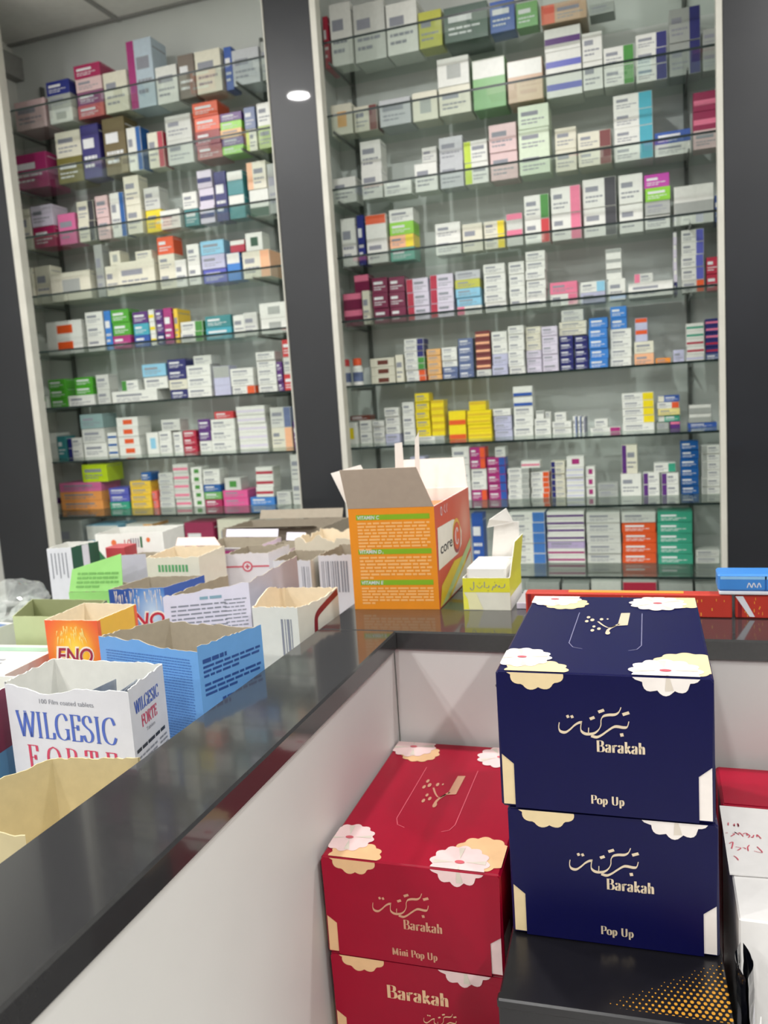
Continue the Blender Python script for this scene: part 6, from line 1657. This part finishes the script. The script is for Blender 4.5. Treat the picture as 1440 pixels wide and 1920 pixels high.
BAGM = glass_mat('bag_film', (0.94, 0.95, 0.94), 1.0, 0.20)
def bag(label, x, y, rx, ry, h, seed, z=.95, m=None, cat='plastic bag', name='plastic_bag'):
    bm = bmesh.new()
    bmesh.ops.create_icosphere(bm, subdivisions=4, radius=1)
    for v in bm.verts:
        p = v.co.copy()
        q = p * 1.15 + Vector((seed * 7.7, seed, 0))
        n = abs(noise.noise(q * .6)) * .55 + abs(noise.noise(Vector((q.x * 2.2, q.y * .7, q.z * .7)))) * .25
        s = 1.05 - n
        v.co = Vector((p.x * rx * s, p.y * ry * s, max(0.0, (p.z * .6 + .4) * h * s)))
    me = bpy.data.meshes.new(name)
    bm.to_mesh(me)
    bm.free()
    me.materials.append(m or BAGM)
    o = bpy.data.objects.new(name, me)
    COL.objects.link(o)
    o.location = (x, y, z)
    return tag(o, label, cat)
b1 = bag('crumpled clear plastic bag far left, in front of the black post', -1.72, 1.60, .15, .09, .085, 1)
bag('small crumpled clear bag between the black post and the green-striped carton', -1.67, 1.765, .095, .07, .085, 5)
bag('crumpled clear plastic bag behind the olive carton', -1.40, 1.52, .10, .07, .10, 2)
bag('small mint green pouch beside the lime card', -1.315, 1.63, .045, .035, .11, 3, m=pmat('mint', (178, 226, 186)), cat='pouch', name='pouch')

# ------------------------------------------------------------------ orange vitamin box on the ledge
OR, RO = pmat('vitamin_orange', (236, 146, 34)), burst_mat('vitamin_red', [(0, (206, 82, 58)), (.5, (214, 104, 80)), (1, (228, 158, 138))], (.085, .10, .13), (.2, .12, .11))
FLI = mat('flap_grey_board', (176, 160, 144), .7, var=.03, scale=70)
FLW = mat('flap_white_board', (238, 236, 230), .6, var=.02, scale=70)
c = Carton('vitamin_box', 'orange display box with green heading bars, lid flaps up, standing on the ledge corner', 'box',
           [(-.567, 1.462), (-.399, 1.472), (-.400, 1.775), (-.570, 1.768)], 1.0502, 1.248, [OR, RO, OR, OR], FLW, 0, group=None, seed=40)
f, w = c.fr[0], c.w[0]
GB = pmat('heading_green', (134, 178, 36))
PE = pmat('peach_ink', (246, 186, 116))
for y, word, rows, hh in ((.1795, 'VITAMIN C', 9, .058), (.113, 'VITAMIN D', 7, .047), (.0525, 'VITAMIN E', 6, .036)):
    c.b.rect(f, w * .09, w * .945, y - .0045, y + .0055, GB)
    sans(c.b, f, word, w * .10, y - .003, .0068, WHITE, bold=.02, shear=.15, width=w * .26)
    if word.endswith('D'):
        sans(c.b, f, '3', w * .372, y - .004, .004, WHITE)
    c.b.lines(f, w * .10, w * .94, y - .007 - hh, y - .008, rows, PE, 7, .56, last=.18)
f, w = c.fr[1], c.w[1]
lab = [(w * .03, .073), (w * .56, .074), (w * .68, .088), (w * .70, .115), (w * .62, .142), (w * .46, .151), (w * .05, .154)]
c.b.poly(f, lab, pmat('label_white', (232, 226, 214)), .0006)
sans(c.b, f, 'core', w * .09, .100, .022, BLACK_INK, bold=.01, width=w * .32, lift=.001)
c.b.disc(f, w * .55, .113, .036, .036, pmat('ring_gold', (226, 180, 70)), 28, .0008)
c.b.disc(f, w * .552, .109, .033, .032, pmat('ring_plum', (150, 60, 80)), 28, .0010)
c.b.disc(f, w * .555, .112, .029, .028, pmat('ring_orange', (224, 96, 58)), 28, .0012)
serif(c.b, f, 'C', w * .50, .096, .032, WHITE, .22, .1, lift=.0015)
c.b.disc(f, w * .17, .181, .007, .009, WHITE, 20, .0006)
c.b.disc(f, w * .17, .181, .0045, .0065, pmat('vitamin_red_flat', (206, 86, 62)), 20, .0008)
c.b.ribbon(f, [(w * .27, .190), (w * .24, .181), (w * .28, .173)], WHITE, .002, .002)
c.b.ribbon(f, [(w * .33, .190), (w * .31, .181), (w * .32, .173)], WHITE, .002, .002)
YG, GP = pmat('juice_yellow', (226, 198, 48)), pmat('leaf_pale', (178, 200, 140))
c.b.poly(f, [(w * .02, .002), (w * .55, .002), (w * .86, .058), (w * .45, .066), (w * .08, .040)], YG, .0005)
c.b.poly(f, [(w * .05, .002), (w * .22, .002), (w * .97, .066), (w * .97, .086)], GP, .0007)
c.b.poly(f, [(w * .30, .002), (w * .97, .002), (w * .97, .058)], pmat('pale_film', (206, 204, 186)), .0008)
c.flap(0, 0, c.w[0], .078, 12, FLI, FLI, 'front_flap', skew=(-.006, .026))
c.flap(3, .12, c.w[3] - .004, .076, 24, FLW, FLW, 'side_flap', skew=(.01, .0))
c.flap(2, .002, c.w[2] - .01, .066, 6, FLW, FLW, 'back_flap', skew=(.006, .006))
tb = MB()
tb.slab([(-.034, .0, .195), (-.012, .0, .195), (-.014, .0, .312), (-.030, .0, .310)], .001, FLW, FLW)
tb.build('inner_tab', c.root)
tb = MB()
tb.slab([(.006, .0, .195), (.018, .0, .195), (.023, -.004, .332), (.014, -.004, .316)], .001, FLW, FLW)
tb.build('inner_tab', c.root)
ins = MB(); ins.box(-.075, .075, -.135, .135, .002, .172, pmat('inner_packs', (214, 120, 60)), .002); ins.build('inner_tray', c.root)
c.done()

# ------------------------------------------------------------------ yellow carton beside it
YB = pmat('yellow_board', (226, 220, 60))
c = Carton('spice_carton', 'yellow and white carton with a torn open top beside the orange vitamin box', OPEN,
           [(-.352, 1.472), (-.264, 1.474), (-.262, 1.595), (-.352, 1.593)], 1.0502, 1.112, [pmat('pale_yellow_white', (232, 230, 214)), YB, YB, YB], FLW, 0.001, seed=41)
f, w = c.fr[0], c.w[0]
c.b.rect(f, 0, w, .034, .061, YB)
c.b.poly(f, [(0, .001), (w * .2, .001), (w * .02, .034), (0, .034)], pmat('lemon', (240, 236, 90)), .0005)
c.b.poly(f, [(w * .12, .001), (w * .42, .001), (w * .28, .033), (w * .08, .033)], pmat('cream_wedge', (240, 236, 186)), .0006)
for st in ([(.90, .050), (.88, .044), (.80, .043), (.78, .047), (.76, .043)], [(.74, .046), (.71, .049), (.69, .044), (.66, .044)], [(.66, .046), (.62, .038)],
           [(.56, .047), (.55, .043), (.49, .043)], [(.47, .054), (.465, .043)], [(.43, .047), (.36, .042), (.30, .047)], [(.24, .054), (.235, .042), (.19, .038), (.16, .043)]):
    c.b.ribbon(f, [(w * x, y) for x, y in st], GREY_INK, .0018, .0012)
for x, y in ((.69, .053), (.54, .037), (.37, .051)):
    c.b.disc(f, w * x, y, .0012, .0012, GREY_INK, 8)
c.b.rect(c.fr[1], 0, c.w[1], 0, .026, FLW)
c.flap(1, .002, .118, .062, 6, YB, FLW, 'side_flap', skew=(.028, .0))
c.flap(2, .002, .058, .088, -8, YB, FLW, 'back_flap', skew=(-.004, .012))
fl = MB()
fl.slab([(-.012, .036, .140), (.040, .036, .150), (.028, .030, .178), (-.004, .020, .158)], .0012, FLW, FLW)
fl.build('torn_flap', c.root)
c.done()
ins = MB(); ins.box(-.037, .037, -.05, .05, 0, .078, FLW, .004)
o = ins.build('white_packet'); o.location = (-.309, 1.533, 1.0525)
tag(o, 'white inner packet standing inside the yellow carton', 'packet')
b = MB(); b.box(-.03, .03, -.05, .05, 0, .012, LIL, .001)
o = b.build('paper_pad'); o.location = (-.225, 1.535, 1.0502); tag(o, 'lilac-white folded leaflet on the ledge right of the yellow carton', 'leaflet')

# ------------------------------------------------------------------ red packs and a blue pack on the far ledge
RP, GS = pmat('pack_red', (186, 56, 44)), pmat('gold_streak', (226, 150, 60))
def red_pack(label, x0, x1, rz, seed):
    o = thing('red_pack', label, 'pack', ((x0 + x1) / 2, 1.448, 1.0502), math.radians(rz), 'red packs on the far ledge')
    w = x1 - x0
    b = MB(); b.box(-w / 2, w / 2, 0, .026, 0, .0405, RP, .002)
    fr = Frame((-w / 2, 0, 0), (1, 0, 0), (0, 0, 1), (0, -1, 0))
    r = random.Random(seed)
    for k in range(60):
        u, v = r.uniform(.03, .97) * w, r.uniform(.06, .9) * .036
        b.rect(fr, u, min(w - .002, u + r.uniform(.001, .002)), v, min(.038, v + r.uniform(.002, .006)), GS)
    b.rect(fr, .004, .010, .002, .038, pmat('pack_dark', (130, 30, 36)), .0006)
    if seed == 2:
        b.poly(fr, [(0, .038), (.012, .038), (.030, .003), (.022, .003)], WHITE, .0007)
        b.ribbon(fr, [(w * .3, .030), (w * .5, .024), (w * .95, .026)], GS, .006, .003)
    b.build('body', o)
    t = MB(); t.box(-w * .28, w * .28, .005, .021, .0406, .0412, GS); t.build('top_label', o)
red_pack('long red pack with gold flecks lying on the far ledge behind the navy box', -.232, .112, 0, 1)
red_pack('red pack with a white slanted edge under the blue pack', .117, .40, -1, 2)
BP = pmat('pack_blue', (62, 132, 208))
o = thing('blue_pack', 'blue pack with white base lying across the red packs on the far ledge', 'pack', (.24, 1.446, 1.0916))
b = MB(); b.box(-.15, .15, 0, .055, .006, .0345, BP, .003); b.build('body', o)
b = MB(); b.box(-.148, .152, -.001, .054, 0, .0057, WHITE, .001); b.build('base', o)
fr = Frame((-.15, 0, 0), (1, 0, 0), (0, 0, 1), (0, -1, 0))
b = MB()
b.rect(fr, .004, .296, .026, .031, pmat('pack_light_blue', (140, 190, 232)))
for u in (.045, .052, .060):
    b.ribbon(fr, [(u, .012), (u + .003, .020), (u + .006, .013)], WHITE, .0016, .0016)
b.ribbon(fr, [(.085, .020), (.10, .018), (.125, .021)], WHITE, .0025, .0016)
b.ribbon(fr, [(.15, .020), (.17, .018), (.20, .021)], WHITE, .0025, .0016)
b.rect(fr, .072, .0745, .007, .031, pmat('pack_deep_blue', (34, 92, 170)))
b.build('print', o)

# ------------------------------------------------------------------ tissue boxes
def tissue_box(label, group, x, y, z, w, d, h, rz, card, flower, cream, foil, words, emblem=True, face='full'):
    """Pop-up tissue carton: body, front flap with notched sides, flower print, foil lettering."""
    o = thing('tissue_box', label, 'tissue box', (x, y, z), math.radians(rz), group)
    b = MB()
    b.box(0, w, .0016, d, 0, h, card, .003)
    top = Frame((0, 0, h), (1, 0, 0), (0, 1, 0), (0, 0, 1))
    body_front = Frame((0, .0016, 0), (1, 0, 0), (0, 0, 1), (0, -1, 0))
    left = Frame((0, d, 0), (0, -1, 0), (0, 0, 1), (-1, 0, 0))
    right = Frame((w, 0, 0), (0, 1, 0), (0, 0, 1), (1, 0, 0))
    fb = MB()
    n1, n2 = .40 * h, .33 * h
    out = [(.017, .001), (w - .017, .001), (w - .017, n2), (w - .003, n1), (w - .001, h - .004), (w - .004, h - .0005), (.004, h - .0005), (.001, h - .004), (.003, n1), (.017, n2)]
    ff = Frame((0, 0, 0), (1, 0, 0), (0, 0, 1), (0, -1, 0))
    fb.poly(ff, out, card, 0)
    fb.poly(ff, out[::-1], card, -.0014)
    for p, q in zip(out, out[1:] + out[:1]):
        fb.face([ff.at(*p, -.0014), ff.at(*q, -.0014), ff.at(*q, 0), ff.at(*p, 0)], card)
    CRM, WHP, SHD, PNK = cream, flower, mat('petal_shade_' + flower.name, (214, 204, 190), .4), mat('flower_heart', (206, 92, 104), .4)

    def scallop(cu, cv, ru, rv, lobes, ph, depth, n=72):
        return [(cu + ru * (1 - depth * (1 - abs(math.cos(lobes * a / 2 + ph)))) * math.cos(a), cv + rv * (1 - depth * (1 - abs(math.cos(lobes * a / 2 + ph)))) * math.sin(a))
                for a in (2 * math.pi * k / n for k in range(n))]

    def lay(poly, m, lift):
        poly = clip(clip(poly, 0, .0015, False), 0, w - .0015, True)
        if len(poly) > 2:
            t = clip(clip(poly, 1, .0035, False), 1, d - .004, True)
            if len(t) > 2: b.poly(top, t, m, lift)
            g = clip(poly, 1, .0005, True)
            if len(g) > 2: fb.poly(ff, [(u, h - .0008 + v) for u, v in g], m, lift)
            s = clip(clip(poly, 1, .0035, True), 1, -.0005, False)

    def flower_at(cu, cv, r, ph):
        lay(scallop(cu, cv, r, r, 12, ph, .14), WHP, .0010)
        for k in range(12):
            if k % 3 == 0:
                a = 2 * math.pi * k / 12 + ph
                e = .13
                lay([(cu + r * .2 * math.cos(a), cv + r * .2 * math.sin(a)), (cu + r * .86 * math.cos(a - e), cv + r * .86 * math.sin(a - e)), (cu + r * .86 * math.cos(a + e), cv + r * .86 * math.sin(a + e))], SHD, .0013)
        lay(scallop(cu, cv, r * .16, r * .10, 2, 0, 0, 16), PNK, .0016)
    # front corners
    lay(scallop(.046, .012, .037, .032, 11, .3, .12), CRM, .0006)
    flower_at(.024, .052, .036, .2)
    lay(scallop(.212, .046, .040, .042, 11, .5, .12), CRM, .0006)
    flower_at(.187, .020, .040, .1)
    # back corners
    lay(scallop(.052, d - .045, .034, .034, 11, .3, .12), CRM, .0006)
    flower_at(.034, d - .022, .040, .2)
    lay(scallop(w - .018, d - .028, .034, .036, 11, .3, .12), CRM, .0006)
    flower_at(w - .054, d - .040, .040, .5)
    # side patches shown under the notches of the flap
    b.poly(body_front, [(.0032, .004), (.0175, .004), (.0175, n1), (.0032, n1)], CRM, .0004)
    b.poly(body_front, [(w - .0175, .004), (w - .0032, .004), (w - .0032, n1), (w - .0175, n1)], WHP, .0004)
    b.poly(left, [(d - .075, .006), (d - .006, .004), (d - .006, n1), (d - .06, n1 * .8)], CRM, .0004)
    b.poly(right, [(.006, .004), (.06, .006), (.05, n1 * .9), (.006, n1)], WHP, .0004)
    # perforated opening
    PF = mat('perforation_' + card.name, tuple(min(255, int(v)) for v in ((120, 118, 150) if 'navy' in card.name else (214, 96, 112))), .4)
    b.ribbon(top, [(.076, d - .095), (.074, .115), (.080, .098), (.092, .092)], PF, .0012, .0012, smooth=False, lift=.0005)
    b.ribbon(top, [(.161, d - .095), (.161, .112), (.156, .096), (.146, .090)], PF, .0012, .0012, smooth=False, lift=.0005)
    if emblem:
        s = random.Random(3)
        b.poly(top, [(.130, .196), (.143, .200), (.145, .262), (.133, .260)], foil, .0006)
        b.ribbon(top, [(.132, .205), (.120, .180), (.118, .160)], foil, .004, .002)
        b.ribbon(top, [(.104, .215), (.112, .196), (.120, .186), (.128, .198)], foil, .003, .0015)
        for u, v, r in ((.090, .235, .0035), (.096, .222, .004), (.089, .215, .0035), (.100, .190, .003), (.099, .172, .0035), (.107, .180, .0035), (.119, .162, .0045), (.108, .226, .0035), (.116, .228, .002)):
            b.disc(top, u, v, r * .7, r * 1.7, foil, 12, .0007)
    if face == 'full':
        calligraphy(fb, ff, .070, h - .036, 7.9e-5, foil)
        serif(fb, ff, 'Barakah', .1115, h - .0895, .0130, foil, .21, .035, width=.053)
        serif(fb, ff, words, .1035 if len(words) < 8 else .0935, h * .085, .0100, foil, .21, .04, width=.037 if len(words) < 8 else .062)
    else:
        serif(fb, ff, 'Barakah', .079, h - .0530, .0185, foil, .24, .03, width=.086)
        calligraphy(fb, ff, .128, h - .062, 4.6e-5, foil)
    b.build('body', o)
    fb.build('front_flap', o)
    return o


NAVY = mat('navy_card', (8, 9, 64), 0.36, var=0.03, scale=30, spec=0.22)
RED = mat('red_card', (158, 4, 42), 0.36, var=0.03, scale=30, spec=0.25)
PET_W, PET_P = mat('petal_white', (238, 230, 224), .4), mat('petal_pink', (236, 206, 204), .4)
CR_N, CR_R = mat('cream_flower', (226, 204, 160), .4), mat('peach_flower', (232, 188, 140), .4)
GOLD, ROSE = mat('champagne_foil', (226, 208, 180), .35, .25), mat('rose_foil', (214, 160, 130), .35, .25)
GT = 'floral pop-up tissue boxes'
tissue_box('navy floral tissue box on top of its stack, lid seen whole', GT, -.184, .905, .9655, .236, .355, .1665, .6, NAVY, PET_W, CR_N, GOLD, 'Pop Up')
tissue_box('navy floral tissue box lower in its stack, resting on the black box', GT, -.178, .907, .803, .233, .350, .1605, 1.2, NAVY, PET_W, CR_N, GOLD, 'Pop Up')
tissue_box('red floral tissue box on top of its stack by the white panel', GT, -.4415, .942, .709, .243, .378, .141, 0.9, RED, PET_P, CR_R, ROSE, 'Mini Pop Up')
tissue_box('red floral tissue box lower in its stack, cut off by the picture edge', GT, -.4395, .944, .5662, .241, .376, .1415, 0.9, RED, PET_P, CR_R, mat('pale_rose_foil', (232, 190, 150), .35, .25), 'Mini Pop Up', False, 'large')

# black box with the gold dots
BK, GD = mat('black_card', (20, 19, 23), .28, var=.1, scale=50), mat('gold_dots', (224, 160, 52), .35, .35)
o = thing('black_box', 'black box with a gold dot pattern under the navy tissue boxes', 'box', (-.176, .795, .5652), math.radians(2.2))
b = MB(); b.box(0, .238, 0, .45, 0, .2372, BK, .002)
top = Frame((0, 0, .2372), (1, 0, 0), (0, 1, 0), (0, 0, 1))
frt = Frame((0, 0, 0), (1, 0, 0), (0, 0, 1), (0, -1, 0))
for i in range(26):
    for j in range(24):
        u = .236 - i * .0066 - (j % 2) * .0033
        v = .003 + j * .0062
        e = .106 - .74 * (.236 - u) - v
        if e < 0 or u < .006: continue
        r = .0026 * min(1, .25 + e / .06)
        b.disc(top, u, v, r * .8, r, GD, 6, .0004)
for k in range(14):
    b.ribbon(top, [(.06 + k * .011, .118 + .004 * math.sin(k * 2.1)), (.0602 + k * .011, .118 + .006 + .004 * math.sin(k * 1.3))], mat('scuff', (150, 150, 156), .4), .0005, .0005, smooth=False)
b.build('body', o)
lid = MB(); lid.box(-.0012, .2392, -.0012, .012, .2255, .2378, BK, .002); lid.build('lid_lip', o)

# ------------------------------------------------------------------ right: red carton, white carton, black wrap
o = thing('red_carton', 'plain red carton standing at the back right against the white panel', 'carton', (.075, 1.188, .5655))
b = MB(); b.box(0, .34, 0, .125, 0, .283, RED, .003); b.build('body', o)
b = MB(); b.box(.004, .336, .004, .121, .2832, .2842, RED, .0003); b.build('lid_flap', o)
PW = pmat('carton_white', (232, 230, 228))
RS = pmat('scribble_red', (206, 86, 104))
o = thing('white_carton', 'white carton with red handwriting on its lid, right of the navy boxes', 'carton', (.0755, .925, .5655))
b = MB(); b.box(0, .33, 0, .255, 0, .2815, PW, .002)
b.build('body', o)
b = MB()
b.slab([(-.003, .085, .2835), (.334, .110, .2835), (.334, .258, .2835), (-.003, .258, .2835)], .0016, PW, PW)
fr = Frame((0, 0, .2845), (1, 0, 0), (0, 1, 0), (0, 0, 1))
s = random.Random(8)
for v0, u0, n, sz in ((.205, .004, 4, .005), (.180, -.001, 8, .007), (.150, .0, 5, .010), (.125, .002, 1, .008)):
    u = u0
    for k in range(n):
        pts = [(u + s.uniform(0, sz), v0 + s.uniform(-sz, sz)) for _ in range(3)]
        b.ribbon(fr, pts, RS, .0016, .0008)
        u += sz * .75
b.build('lid_sheet', o)
# black shiny wrap between
WR, WS = mat('black_film', (20, 22, 30), .12, var=.2, scale=20, coat=.5), mat('silver_film', (196, 196, 206), .18, .4)
o = thing('wrapped_pack', 'black and silver film-wrapped pack squeezed between black box and white carton', 'pack', (.081, .870, .5655))
b = MB()
N, K = 24, 10
def wp(i, j, sgn):
    z = .262 * i / N
    y = -.028 + .060 * j / K
    e = .0075 * math.sin(math.pi * min(1, max(0, j / K))) + .0012
    x = sgn * e + .002 * noise.noise((i * .6, j * .8, sgn * 2))
    return (x - .004 * (i / N), y + .01 * i / N, z)
for sgn in (-1, 1):
    for i in range(N):
        for j in range(K):
            q = [wp(i, j, sgn), wp(i, j + 1, sgn), wp(i + 1, j + 1, sgn), wp(i + 1, j, sgn)]
            m = WS if (15 < i < 20 or 5 < i < 10) and 1 < j < 6 else WR
            b.face(q if sgn > 0 else q[::-1], m)
b.build('film', o)
b = MB(); b.slab([(.008, -.024, .17), (.010, -.012, .17), (.010, -.010, .215), (.008, -.022, .215)], .001, PW, PW); b.build('label', o)
